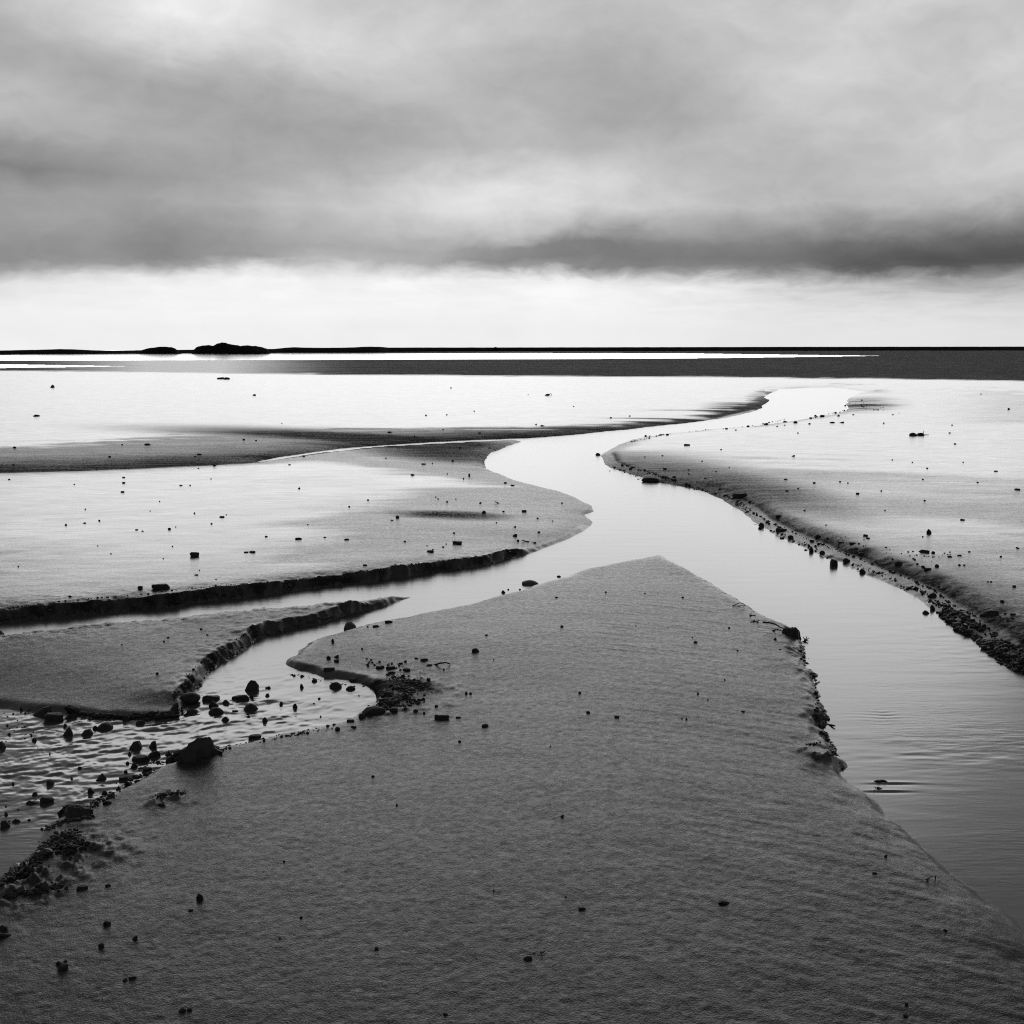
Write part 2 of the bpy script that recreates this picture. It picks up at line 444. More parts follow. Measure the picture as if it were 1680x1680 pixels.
    du = np.maximum(du, 0.85 * ell(px, py, 1170, 795, 260, 36, 12) * m_)
    du = np.maximum(du, 0.6 * ell(px, py, 1640, 1030, 170, 75, 35) * m_)
    du = np.maximum(du, 0.95 * ell(px, py, 1415, 664, 60, 11) * ee * smooth(0.5 + 2 * st))
    du = np.maximum(du, 0.9 * ell(px, py, 600, 1118, 130, 12, 6) + 0.6 * ell(px, py, 670, 1140, 60, 40))
    du = np.maximum(du, 0.5 * ell(px, py, 90, 1430, 130, 70, -40))
    return np.clip(w_, 0, 1), np.clip(du, 0, 1), py


def height(x, y, full=False):
    x = np.asarray(x, f32); y = np.asarray(y, f32)
    R = np.sqrt(x * x + y * y)
    wx = x + 0.008 * fbm(x * 16, y * 16, 1) + 0.022 * np.minimum(R / 8, 2) * fbm(x * 3.1, y * 3.1, 2, 2)
    wy = y + 0.008 * fbm(x * 16 + 40, y * 16, 3) + 0.03 * np.minimum(R / 8, 2) * fbm(x * 3.1 + 9, y * 3.1, 4, 2)
    d = np.full(x.shape, 50.0, f32); A = np.zeros(x.shape + (3,), f32); A[..., 1] = 0.3
    S = np.full(x.shape, 50.0, f32)
    m = (R < 75) & (y > -3) & (np.abs(x) < 45)
    if m.any():
        dm, am, sm = shore(wx[m], wy[m])
        d[m] = dm; A[m] = am; S[m] = sm
    H, W, B = A[..., 0], A[..., 1], A[..., 2]
    rag = 1 + 0.9 * fbm(x * 9, y * 9, 8, 3)
    dd = d + np.minimum(0.04, 0.55 * W + 0.012) * np.clip(H / 0.05, 0.1, 1) * (1 - 0.8 * smooth((W - 0.08) / 0.1)) * (fbm(x * 14, y * 14, 11, 3) + 0.6 * np.abs(fbm(x * 24, y * 24, 61, 2)))
    edge = np.exp(-np.maximum(dd, 0) / 0.14) * (1 - 0.85 * smooth((W - 0.08) / 0.1))
    Hh = H * (1 + edge * (0.55 * vnoise(x * 3.5, y * 3.5, 12) + 0.3 * vnoise(x * 12, y * 12, 64) + 0.2 * vnoise(x * 30, y * 30, 62) + 0.12 * vnoise(x * 70, y * 70, 63)))
    z = 0.012 * smooth(dd / 0.05)
    z = z + 0.014 * smooth(dd / np.maximum(B, 0.02)) * smooth(B / 0.06)
    t = np.clip((dd - B) / np.maximum(W, 0.01) * rag ** 0.3, 0, 1)
    strata = 0.10 * np.sin(t * 9 + 3 * fbm(x * 4, y * 4, 51, 2)) * t * (1 - t) * 2 + 0.35 * fbm(x * 30, y * 30, 52, 3) * t * (1 - t) * 2
    z = z + Hh * (1 - (1 - t) ** 1.6 + strata * (1 - smooth((W - 0.08) / 0.1)))
    # soft crown behind the lip and slow undulation
    z = z + 0.035 * smooth(dd / 0.1) * (1 - np.exp(-S / 1.2))
    lip = smooth(S / 0.3) * smooth(dd / 0.05)
    amp = np.clip(1.2 / np.maximum(R / 8, 1), 0.05, 1)
    z = z + lip * amp * (0.009 * fbm(x * 0.9, y * 0.9, 13, 3) + 0.0016 * fbm(x * 5, y * 7, 14, 3))
    # drained gully running west from the side channel
    g = ground(np.array([421, 350, 233, 127, 0, -200.]), np.array([758, 764, 771, 776, 780, 786.]), 0.05)
    gy = np.interp(x, g[::-1, 0], g[::-1, 1]) + 0.12 * fbm(x * 1.3, y * 0, 15, 3)
    gm = smooth((g[0, 0] + 1.2 - x) / 2.0)
    step = smooth((y - gy) / 0.10) * 0.022 + smooth((y - gy) / 3.0) * 0.028
    z = z - gm * (1 - step / 0.04) * 0.02 * smooth((R - 8) / 3) * (d > 0.2)
    # clods of the gravel mound by the pool inlet
    c = ground(np.array([650.]), np.array([1140.]), 0.03)[0]
    rr = ((x - c[0]) / 0.26) ** 2 + ((y - c[1]) / 0.30) ** 2
    z = z + np.exp(-rr) * (0.018 + 0.02 * np.maximum(fbm(x * 22, y * 22, 16, 3), 0)) * (d > 0)
    for cx_, cy_, rw in ((100, 1400, .16), (278, 1312, .07), (1350, 1178, .06), (1345, 1240, .07), (1640, 1085, .35), (40, 1450, .12)):
        c = ground(np.array([float(cx_)]), np.array([float(cy_)]), 0.03)[0]
        rr = ((x - c[0]) / rw) ** 2 + ((y - c[1]) / rw) ** 2
        z = z + np.exp(-rr) * 0.03 * np.maximum(fbm(x * 26, y * 26, 18, 3) + 0.15, 0) * (d > -0.01)
    # grain
    near_ = 1 - smooth((R - 3) / 9)
    z = z + near_ * lip * (0.0011 * fbm(x * 45, y * 60, 19, 2))
    # fine run-off lines fanning to the river edge of the sandbank
    fan = smooth((1.0 - S) / 0.6) * smooth((x - 0.15) / 0.4) * smooth((7.5 - R) / 2) * (d > 0.01)
    z = z + fan * 0.0016 * fbm(x * 3.6, (y + 0.28 * x + 0.10 * x * x) * 34, 91, 3)
    # under water
    zb = -0.02 + np.maximum(d, -0.5) * 0.25
    z = np.where(dd > 0, z, np.minimum(zb + 0.02, 0.012 * dd / 0.05))
    # far lagoon
    mf = R > 60
    if mf.any():
        xs, ys = x[mf], y[mf]
        li = inside(xs, ys, LAGOON) | inside(xs, ys, TONGUE)
        zz = z[mf]
        zz = np.where(li, -0.08, np.minimum(zz, 0.05))
        z[mf] = zz
    z = np.where(R > 395, 0.03 - 1.5 * smooth((R - 900) / 300), z)
    if full:
        return z, d, (H > 0.025) * smooth((dd - 0.3 * B) / 0.01) * (1 - smooth((dd - B - 0.85 * W) / (0.35 * W + 0.005))) * (W < 0.08)
    return z

# ------------------------------------------------------------------ mesh tools
def tag(o, label=None, cat=None, group=None, kind=None):
    if label: o['label'] = label
    if cat: o['category'] = cat
    if group: o['group'] = group
    if kind: o['kind'] = kind
    return o


def grid_mesh(name, X, Y, Z, mask=None, attrs=None, smooth_=True, wrap=False):
    r, c = X.shape
    co = np.stack([X, Y, Z], -1).reshape(-1, 3).astype(f32)
    i = np.arange(r - 1)[:, None]; j = np.arange(c if wrap else c - 1)[None, :]
    j2 = (j + 1) % c
    q = np.stack([i * c + j, i * c + j2, (i + 1) * c + j2, (i + 1) * c + j], -1)
    if mask is not None:
        mk = mask[:-1][:, j[0]] | mask[1:][:, j[0]] | mask[:-1][:, j2[0]] | mask[1:][:, j2[0]]
        q = q[mk]
    q = q.reshape(-1, 4)
    if mask is not None:
        used = np.unique(q); remap = np.zeros(len(co), np.int64); remap[used] = np.arange(len(used))
        q = remap[q]; co = co[used]
        if attrs: attrs = {k: v.reshape(-1)[used] for k, v in attrs.items()}
    me = bpy.data.meshes.new(name)
    me.vertices.add(len(co)); me.vertices.foreach_set('co', co.ravel())
    me.loops.add(len(q) * 4); me.loops.foreach_set('vertex_index', q.ravel().astype(np.int32))
    me.polygons.add(len(q)); me.polygons.foreach_set('loop_start', np.arange(0, len(q) * 4, 4, dtype=np.int32))
    me.update(calc_edges=True)
    me.polygons.foreach_set('use_smooth', np.full(len(q), smooth_))
    for k, v in (attrs or {}).items():
        at = me.attributes.new(k, 'FLOAT', 'POINT'); at.data.foreach_set('value', v.astype(f32).ravel())
    o = bpy.data.objects.new(name, me); COL.objects.link(o)
    return o


def azimuths(step_px, half=33.0, back=70):
    n = int(2 * math.tan(math.radians(half)) * F / step_px)
    t = np.linspace(-math.tan(math.radians(half)), math.tan(math.radians(half)), n)
    return np.arctan(t)


def radii(step_px, y0, y1):
    ys = np.arange(y0, y1, -step_px)
    return ground(np.full(len(ys), 840.0), ys)[:, 1]

# ------------------------------------------------------------------ materials
def mat(name):
    m = bpy.data.materials.new(name); m.use_nodes = True
    return m, NT(m.node_tree)


def sand_material():
    m, t = mat('wet_black_sand')
    tc = t.n('ShaderNodeNewGeometry'); P = tc.outputs['Position']
    wa = t.n('ShaderNodeAttribute', attribute_name='wet').outputs['Fac']
    grain = t.noise(P, 190, 3, 0.65)
    lump = t.noise(t.vmul(P, (60, 75, 60)), 1, 3, 0.55)
    streak = t.noise(t.vmul(P, (3.0, 16, 10), rot=(0, 0, 0.12)), 1, 5, 0.6, 0.6)
    broad = t.noise(P, 0.9, 4, 0.55)
    n2 = t.noise(t.vmul(P, (1.2, 9, 9)), 1, 5, 0.65)
    wt = t.math('ADD', wa, t.math('MULTIPLY', t.math('SUBTRACT', n2, 0.5), t.mapr(wa, 0.05, 0.5, 0.0, 0.35)), clamp=True)
    dry = t.math('SUBTRACT', 1.0, wt)
    base = t.mix(wt, 0.014, 0.012)
    base = t.math('MULTIPLY', base, t.mapr(grain, 0.3, 0.7, 0.35, 1.7, 'LINEAR'))
    base = t.math('MULTIPLY', base, t.mapr(streak, 0.35, 0.65, 0.75, 1.25))
    base = t.math('MULTIPLY', base, t.mapr(broad, 0.35, 0.65, 0.8, 1.2))
    rough = t.mix(wt, 0.25, 0.24)
    rough = t.math('ADD', rough, t.math('MULTIPLY', t.math('SUBTRACT', streak, 0.5), 0.18), clamp=True)
    bs = t.n('ShaderNodeBsdfPrincipled')
    t.put(bs.inputs['Base Color'], t.grey(base)); t.put(bs.inputs['Roughness'], rough)
    du = t.n('ShaderNodeAttribute', attribute_name='dull').outputs['Fac']
    t.put(bs.inputs['IOR'], t.mix(wt, 1.50, 1.85))
    gr = t.mapr(t.noise(P, 40, 7, 0.85), 0.36, 0.64, -1.0, 1.0, 'LINEAR')
    dm = t.math('ADD', t.math('ADD', t.math('MAXIMUM', du, t.mapr(wt, 0.0, 0.8, 0.38, 0.0)), t.math('MULTIPLY', gr, t.mapr(wt, 0.0, 0.9, 0.24, 0.08))), t.math('MULTIPLY', t.math('SUBTRACT', n2, 0.5), t.mapr(du, 0.0, 0.3, 0.0, 0.5)), clamp=True)
    h = t.math('ADD', t.math('MULTIPLY', grain, 0.0023), t.math('MULTIPLY', lump, 0.0012))
    h = t.math('ADD', h, t.math('MULTIPLY', streak, 0.0016))
    bp = t.n('ShaderNodeBump'); bp.inputs['Distance'].default_value = 1.0
    t.put(bp.inputs['Strength'], t.mix(wt, 0.62, 0.06)); t.put(bp.inputs['Height'], h)
    t.put(bs.inputs['Normal'], bp.outputs[0])
    df = t.n('ShaderNodeBsdfDiffuse'); t.put(df.inputs[0], t.grey(t.math('MULTIPLY', base, t.mapr(du, 0.5, 1.0, 1.6, 1.0)))); df.inputs[1].default_value = 0.8
    t.put(df.inputs['Normal'], bp.outputs[0])
    ms = t.n('ShaderNodeMixShader'); t.put(ms.inputs[0], t.math('MULTIPLY', dm, 0.985)); t.put(ms.inputs[1], bs.outputs[0]); t.put(ms.inputs[2], df.outputs[0])
    out = t.n('ShaderNodeOutputMaterial'); t.put(out.inputs[0], ms.outputs[0])
    return m


def water_material(name, base=0.035, rough=0.22, ior=1.72, lagoon=False):
    m, t = mat(name)
    P = t.n('ShaderNodeNewGeometry').outputs['Position']
    rip = t.n('ShaderNodeAttribute', attribute_name='ripple').outputs['Fac']
    soft = t.noise(t.vmul(P, (2.2, 9, 5)), 1, 3, 0.5, 0.3)
    fine = t.noise(t.vmul(P, (14, 60, 20), rot=(0, 0, 0.08)), 1, 2, 0.5, 0.2)
    mask = t.mapr(t.noise(P, 0.8, 2, 0.5), 0.5, 0.68, 0.0, 1.0)
    h = t.math('MULTIPLY', soft, 0.0016)
    h = t.math('ADD', h, t.math('MULTIPLY', t.math('MULTIPLY', fine, mask), 0.0010))
    bp = t.n('ShaderNodeBump'); bp.inputs['Distance'].default_value = 1.0; bp.inputs['Strength'].default_value = 0.8
    t.put(bp.inputs['Height'], h)
    bs = t.n('ShaderNodeBsdfPrincipled')
    t.put(bs.inputs['Base Color'], t.grey(base)); t.put(bs.inputs['Roughness'], t.mix(rip, rough, 0.15))
    bs.inputs['IOR'].default_value = ior
    if not lagoon: t.put(bs.inputs['Normal'], bp.outputs[0])
    out = t.n('ShaderNodeOutputMaterial'); t.put(out.inputs[0], bs.outputs[0])
    return m


def stone_material(name, base, rough, seed=0.0):
    m, t = mat(name)
    tcn = t.n('ShaderNodeTexCoord'); P = tcn.outputs['Object']
    n1 = t.noise(t.vmul(P, (1, 1, 1), loc=(seed, 0, 0)), 2.2, 4, 0.6)
    n2 = t.noise(P, 9, 2, 0.6)
    b = t.math('MULTIPLY', t.mapr(n1, 0.3, 0.7, 0.5, 1.6, 'LINEAR'), base)
    bp = t.n('ShaderNodeBump'); bp.inputs['Distance'].default_value = 1.0; bp.inputs['Strength'].default_value = 0.6
    t.put(bp.inputs['Height'], t.math('ADD', t.math('MULTIPLY', n1, 0.006), t.math('MULTIPLY', n2, 0.0015)))
    bs = t.n('ShaderNodeBsdfPrincipled')
    t.put(bs.inputs['Base Color'], t.grey(b)); bs.inputs['Roughness'].default_value = rough
    bs.inputs['IOR'].default_value = 1.3 if rough < 0.95 else 1.05
    t.put(bs.inputs['Normal'], bp.outputs[0])
    out = t.n('ShaderNodeOutputMaterial'); t.put(out.inputs[0], bs.outputs[0])
    return m


M_SAND = sand_material()
M_RIVER = water_material('river_water')
M_LAGOON = water_material('lagoon_water', rough=0.07, lagoon=True)
M_STONE = stone_material('dark_basalt', 0.009, 0.6)
M_PALE = stone_material('worn_grey_stone', 0.04, 0.5, 3.0)
M_WOOD = stone_material('soaked_wood', 0.01, 0.6, 5.0)
M_ROCK = stone_material('far_black_rock', 0.006, 1.0, 9.0)

# ------------------------------------------------------------------ ground sheet
az_in = azimuths(2.0)
step_back = np.linspace(az_in[-1], 2 * math.pi + az_in[0], 60)[1:-1]
AZ = np.concatenate([az_in, step_back])
rr = np.concatenate([[0.15, 0.4, 0.7, 1.0], radii(2.4, 2060, 1250), radii(1.7, 1250, 1090), radii(0.9, 1090, 890), radii(1.7, 890, 608), radii(0.5, 608, 577), [400, 440, 520, 700, 900, 1200, 3000, 9000, 25000]])
rr = np.maximum.accumulate(rr)
rr = np.unique(rr)
Rg, Ag = np.meshgrid(rr, AZ, indexing='ij')
GX = (Rg * np.sin(Ag) / np.maximum(np.cos(np.where(np.abs(Ag) < 0.7, Ag, 0.7)), 0.3)).astype(f32)
GY = (Rg * np.cos(Ag) / np.maximum(np.cos(np.where(np.abs(Ag) < 0.7, Ag, 0.7)), 0.3)).astype(f32)
GZ, GD, GH = height(GX, GY, True)
GW, GU, _ = wet_map(GX, GY, GD)
face = np.clip(0.62 + 0.9 * fbm(GX * 9, GY * 9, 81, 3) + 0.5 * fbm(GX * 45, GY * 45, 82, 2), 0.1, 1)
GU = np.maximum(GU, GH * face)  # scarp faces dulled to paint their shade deeper
GW = GW * (1 - 0.9 * GH)
GW[Rg > 395] = 0
sand = grid_mesh('sand_flat', GX, GY, GZ, attrs={'wet': GW, 'dull': GU}, wrap=True)
sand.data.materials.append(M_SAND)
tag(sand, 'dark wet sand and mud flat cut by the winding stream', kind='structure')

# ------------------------------------------------------------------ water
def ripple(x, y):
    """standing riffles where the stream runs over stones at the left, small ones at the right"""
    c = ground(np.array([130., 330., 460., 1440., 1600., 1640.]), np.array([1240., 1195., 1130., 1175., 1235., 1050.]))
    r = np.zeros(x.shape, f32)
    m1 = np.exp(-(((x - c[0, 0]) / 0.75) ** 2 + ((y - c[0, 1]) / 0.55) ** 2) ** 2)
    m2 = np.exp(-(((x - c[1, 0]) / 0.6) ** 2 + ((y - c[1, 1]) / 0.35) ** 2))
    m3 = 0.35 * np.exp(-(((x - c[2, 0]) / 0.5) ** 2 + ((y - c[2, 1]) / 0.45) ** 2))
    act = np.minimum(m1 + m2 + m3, 1)
    u = x * 0.95 + y * 0.3; v = y * 0.95 - x * 0.3
    u = u + 0.05 * fbm(x * 5, y * 5, 71, 2); v = v + 0.03 * fbm(x * 6, y * 6, 72, 2)
    ww = fbm(u * 19, v * 34, 41, 3) * (0.55 + 0.9 * np.abs(fbm(x * 5, y * 6, 73, 2)) * 2)
    sh = 1 - 2 * np.abs(ww) * 2
    r += act * (0.0052 * ww + 0.003 * fbm(u * 4, v * 12, 43, 2))
    m4 = np.exp(-(((x - c[3, 0]) / 0.10) ** 2 + ((y - c[3, 1]) / 0.07) ** 2))
    q = np.sqrt(((x - c[3, 0]) * 0.55) ** 2 + (y - c[3, 1] - 0.25) ** 2)
    r += m4 * 0.0014 * np.sin(q * 170 + 4 * fbm(x * 7, y * 7, 47, 2)) * (0.6 + fbm(x * 9, y * 20, 48, 2))
    for (wx_, wy_) in ((1465, 1284), (1456, 1297)):
        g = ground(np.array([float(wx_)]), np.array([float(wy_)]))[0]
        u_ = (x - g[0]); v_ = (y - g[1]) + 0.25 * np.maximum(u_, 0) ** 2
        r += 0.0022 * np.exp(-(u_ / 0.07) ** 2) * (np.exp(-(v_ / 0.008) ** 2) - np.exp(-((v_ + 0.014) / 0.009) ** 2))
    m5 = np.exp(-(((x - c[4, 0]) / 0.5) ** 2 + ((y - c[4, 1]) / 0.22) ** 2)) + np.exp(-(((x - c[5, 0]) / 0.7) ** 2 + ((y - c[5, 1]) / 0.5) ** 2))
    r += m5 * 0.0016 * fbm(x * 6, y * 32, 45, 3)
    return r, act

aw = azimuths(2.2, 34)
side = np.radians(np.arange(35.0, 76.0, 1.5))
aw = np.concatenate([-side[::-1], aw, side])
rw = np.unique(np.concatenate([radii(2.2, 2300, 1420), radii(1.5, 1420, 1080), radii(2.2, 1080, 628)]))
Rw, Aw = np.meshgrid(rw, aw, indexing='ij')
WX = (Rw * np.tan(Aw)).astype(f32); WY = Rw.astype(f32)
WZ, WA = ripple(WX, WY)
TZ = height(WX, WY)
river = grid_mesh('river', WX, WY, WZ, mask=TZ < 0.02, attrs={'ripple': WA})
river.data.materials.append(M_RIVER)
tag(river, 'stream winding through the sand flat to the far shallows', kind='structure')

al = np.concatenate([np.linspace(-0.9, 0.9, 60)])
rl = np.array([70, 90, 120, 160, 220, 300, 360, 420, 600, 1000, 2500, 8000, 24000.])
Rl, Al = np.meshgrid(rl, al, indexing='ij')
lag = grid_mesh('lagoon', Rl * np.tan(Al), Rl, np.zeros_like(Rl))
lag.data.materials.append(M_LAGOON)
tag(lag, 'bright lagoon and open sea beyond the dark mud bank', kind='structure')

#@@OBJECTS

# ================================================================== objects
def make_stone(kind, seed, sub=2):
    """unit stone: x,y about +-0.5, z 0..1, flat-cut faces for angular kinds"""
    import bmesh
    r = np.random.default_rng(seed)
    bm = bmesh.new(); bmesh.ops.create_icosphere(bm, subdivisions=sub, radius=0.5)
    co = np.array([v.co[:] for v in bm.verts])
    n0 = co / 0.5
    f = 1 + 0.22 * fbm(n0[:, 0] * 1.4 + seed * 3.1, n0[:, 1] * 1.4 + n0[:, 2] * 1.3 + seed, seed, 2)
    co = co * f[:, None]
    cuts = {'r': 3, 'a': 9, 'f': 6, 'w': 7, 'b': 0}[kind]
    for _ in range(cuts):
        d = r.normal(size=3); d /= np.linalg.norm(d)
        lim = r.uniform(0.28, 0.42) if kind != 'r' else r.uniform(0.38, 0.46)
        p = co @ d
        co = co - np.maximum(p - lim, 0)[:, None] * d
    if kind == 'b':      # blocky
        for d in ((1, 0, 0), (-1, 0, 0), (0, 1, 0), (0, -1, 0), (0, 0, 1)):
            d = np.array(d) + r.normal(size=3) * 0.24; d /= np.linalg.norm(d)
            p = co @ d; co = co - np.maximum(p - r.uniform(0.30, 0.36), 0)[:, None] * d
    if kind == 'w':      # one end drawn out low
        s_ = 1 if seed % 2 else -1
        k = np.clip(0.5 + s_ * co[:, 0], 0, 1)
        co[:, 2] = (co[:, 2] + 0.5) * (0.25 + 0.95 * k) - 0.5
    if kind == 'f':
        co[:, 2] = np.clip(co[:, 2], -0.3, 0.25 + 0.08 * r.normal() * co[:, 0])
    if kind in 'ab' : co += r.normal(size=co.shape) * 0.008
    lo, hi = co.min(0), co.max(0)
    co = (co - lo) / (hi - lo); co[:, :2] -= 0.5
    for v, c in zip(bm.verts, co): v.co = c
    for f_ in bm.faces: f_.smooth = kind == 'r'
    me = bpy.data.meshes.new('stone'); bm.to_mesh(me); bm.free()
    return me


LIB = {}
for kd in 'rafwb':
    LIB[kd] = [make_stone(kd, 11 + i * 2 + (0 if kd != 'w' else 0)) for i in range(5)]
LIB['v'] = [make_stone('w', 12 + i * 2) for i in range(4)]     # wedges rising the other way
for k_, l_ in LIB.items():
    for me in l_:
        me.materials.append(M_STONE)


def place_px(x, y, iters=7):
    """where the pixel's ray meets the ground (stones standing in water rest on the bed)"""
    z = np.zeros(len(x)); P = ground(x, y, z)
    for _ in range(iters):
        hz = np.asarray(height(P[:, 0], P[:, 1]), float)
        z = 0.5 * z + 0.5 * np.maximum(hz, 0.0)
        P = ground(x, y, z)
    P[:, 2] = np.asarray(height(P[:, 0], P[:, 1]), float)
    return P


STONES = []   # (x, y, w, h, kind, name, label, category, group, material)


def S(rows, name='stone', cat='stone', group=None, mat_=None, label=None):
    for row in rows.strip().splitlines():
        a_ = row.split('|')
        v = a_[0].split()
        STONES.append((float(v[0]), float(v[1]), float(v[2]), float(v[3]), v[4] if len(v) > 4 else 'a', name,
                       (a_[1].strip() if len(a_) > 1 else label), cat, group, mat_))


def many(txt, label, group, name='pebble', cat='pebble', kinds='arfaw'):
    """x,y,w,h quadruples of look-alike pebbles that nothing tells apart"""
    for i, q in enumerate(txt.split(';')):
        v = q.split()
        if len(v) < 3: continue
        x, y, w_ = map(float, v[:3]); h = float(v[3]) if len(v) > 3 else w_ * 0.6
        STONES.append((x, y, w_, h, kinds[i % len(kinds)], name, label, cat, group, None))


G1 = 'stones in and along the left pool'
S('''
68 1176 34 19 w | dark wedge stone leaning against the block stone at the left pool's far edge
88 1184 29 18 b | square dark block stone on the far shore of the left pool
124 1169 34 18 v | broad dark peaked stone just right of the square block, on the far sand edge
119 1178 13 9 a | small angular stone tucked below the broad peaked stone at the far pool edge
106 1193 9 7 a | small dark stone in the water above the upright boulder, below the square block
111 1208 17 17 b | upright dark boulder standing alone in the left pool below the square block
145 1207 23 13 a | dark lumpy stone in the left pool right of the upright boulder
154 1197 11 8 w | small stone touching the top of the lumpy stone in the left pool
173 1198 27 15 r | wide rounded dark stone in the left pool right of the lumpy stone
207 1183 14 11 a | dark stone at the gravelly far edge above the riffles
231 1188 17 9 r | low oval stone just off the gravelly far edge of the pool
285 1168 18 16 w | peaked dark stone at the end of the far gravel edge, below the cut bank
313 1156 34 24 r | largest dark boulder at the foot of the crumbling cut bank
316 1170 20 10 r | low grey-black stone under the largest boulder at the cut bank's foot
346 1151 30 14 f | pale-topped flat stone in the water right of the cut bank's foot
351 1160 18 14 a | angular stone in front of the pale-topped flat stone
372 1155 18 10 r | oval stone in the water between the flat stone and the slab with the boulder
355 1172 28 15 r | smooth domed boulder in the pool below the pale-topped flat stone
372 1185 22 13 r | rounded boulder sitting out in the riffle, nearest to the big sloping rock
386 1168 11 4 f | thin flat stone barely above the water right of the domed boulder
393 1149 34 6 f | long flat dark slab lying in the water left of the tall boulder
412 1134 27 22 a | tall dark boulder, highest one in the pool's middle
412 1146 9 10 b | small upright stone wedged between the tall boulder and the broad one below it
412 1167 29 17 r | broad domed boulder in mid pool right below the long flat slab
406 1177 11 5 f | thin dark stone just below the broad domed boulder
439 1144 13 8 r | small round stone right of the tall boulder in mid pool
441 1130 13 5 f | low flat stone up-stream of the small round stone, right of the tall boulder
436 1184 15 10 r | dark oval stone alone in the riffles, lowest of the mid pool stones
461 1156 9 7 r | small round stone in open water between the mid pool and the inlet
484 1162 13 10 a | angular stone in open water, largest between mid pool and the inlet's shore
521 1148 12 5 w | low ridge-shaped stone in smooth water of the inlet
517 1156 11 4 f | thin low stone just under the ridge-shaped one in the inlet
524 1178 12 5 w | low peaked stone near the inlet's lower shore
495 1129 10 9 a | small pointed stone below the inlet's undercut edge
516 1119 11 7 r | small stone in the stones strewn under the undercut edge
483 1110 8 5 r | small round stone, leftmost under the inlet's undercut edge
496 1111 10 5 a | small dark stone next to the leftmost one under the undercut edge
550 1130 23 14 r | big rounded boulder in the inlet below the undercut bank
575 1133 18 10 r | smaller rounded boulder right beside the big one in the inlet
583 1118 20 10 b | grey blocky stone half under the undercut bank at the inlet's head
540 1101 20 8 f | dark stone set in the lip of the undercut bank
539 1081 8 6 a | small dark stone on the rounded sand point, left one of three
551 1079 10 6 w | small dark stone on the rounded sand point, upper one of three
552 1086 9 5 f | small dark stone on the rounded sand point, lower right one of three
546 1054 5 7 a | single tiny upright stone near the tip of the rounded sand point
418 1212 21 9 b | flat-topped dark block lying along the lower shore of the pool
347 1234 32 13 r | rounded dark rock under the right end of the big sloping rock
225 1230 24 17 a | dark angular stone at the upper left end of the rock heap
246 1229 21 15 w | dark peaked stone beside the angular one at the top of the rock heap
213 1239 10 8 r | small round stone at the far left of the rock heap
230 1250 32 13 f | wide low stone at the heap's lower left
249 1243 28 14 w | pointed stone in the middle of the rock heap
274 1241 18 11 w | small peaked stone between the rock heap and the big sloping rock
281 1251 18 12 r | pale-topped round stone under the left end of the big sloping rock
300 1249 19 9 r | low round stone under the middle of the big sloping rock
221 1260 13 10 a | dark stone below the rock heap at the water's edge
242 1265 15 8 f | flat stone at the sand's edge below the rock heap
209 1254 8 6 r | small round stone left of the stone below the heap
203 1279 15 7 f | low flat dark stone in the side water below the heap
210 1290 11 11 a | dark upright stone on the shore right of the square block in the riffles
165 1281 20 13 b | square dark block standing alone in the riffles
150 1301 12 11 a | dark slanted stone in the water below the square riffle block
172 1305 9 9 r | small pale round stone on the shore below the slanted stone
127 1262 15 4 w | low stone washed over by the riffles left of the square block
115 1281 15 7 w | small peaked stone in the riffles left of the square block
83 1289 19 10 a | dark stone with a trailing wave in the left riffles
57 1216 14 8 r | dark stone in the upper left riffles below the row of pebbles
5 1229 14 14 a | dark stone cut by the picture's left border in the upper riffles
82 1239 9 6 r | small dark stone alone in the middle of the left riffles
17 1289 12 6 w | low stone near the left border in the middle riffles
58 1307 14 9 a | dark stone above the gravel bar at the left border
77 1318 20 14 b | largest block on the little gravel bar at the left
54 1321 22 10 f | long dark stone left of the block on the little gravel bar
11 1338 10 8 r | small round stone at the left end of the little gravel bar
43 1348 13 5 w | small peaked stone below the little gravel bar
25 1351 20 9 a | dark stone near the left border below the gravel bar
8 1359 18 13 a | dark stone at the left border, lowest one in the water
''', group=G1)
S('''
869 960 30 12 r | pale grey boulder half in water on the near shore of the cross channel
574 1034 23 16 a | brown-grey peaked boulder on the shore where the two channels meet
''', mat_='pale', name='boulder', cat='boulder')
S('''
8 1043 20 10 v | dark wedge stone at the left border on the cross channel's near shore
52 1041 16 6 b | low dark stone second from the left border on the cross channel's near shore
230 966 9 6 b | small square stone on the flat above the long cut bank
264 966 30 7 f | long dark slab lying on the lip of the long cut bank
319 913 15 9 b | black block alone on the pale flat at the left
750 893 18 7 b | dark block stone on the rounded west point
706 906 13 4 f | flat dark stone left below the dark block on the west point
404 907 8 3 f | thin left piece of a pair of flat stones on the pale flat
414 907 11 4 f | thicker right piece of a pair of flat stones on the pale flat
490 885 12 3 f | thin flat sliver of stone lying right of the black block on the flat
569 886 9 3 f | thin dark sliver at the edge of the grey west point
652 850 7 5 a | small dark stone at the left end of a dark hollow on the west point
794 842 8 5 a | small dark stone at the right end of the dark hollow on the west point
860 840 9 4 f | small flat stone near the round end of the west point
845 880 9 5 a | small stone above the taper of the long cut bank
884 874 5 3 r | tiny stone close to the water on the west point
599 928 8 3 f | flat stone just above the long cut bank, right half
826 973 8 6 r | small dark stone at the water's edge left of the pale grey boulder
917 947 9 4 r | small dark stone at the water's edge right of the pale grey boulder
638 1022 14 4 f | thin flat stone on the near shore right of the peaked boulder
617 1029 12 4 f | thin flat stone beside the peaked boulder, nearer one of two
780 1070 14 8 a | single dark stone in the upper middle of the central sandbank
922 1029 6 4 r | tiny dark pebble on the upper central sandbank, below the pale boulder
''')
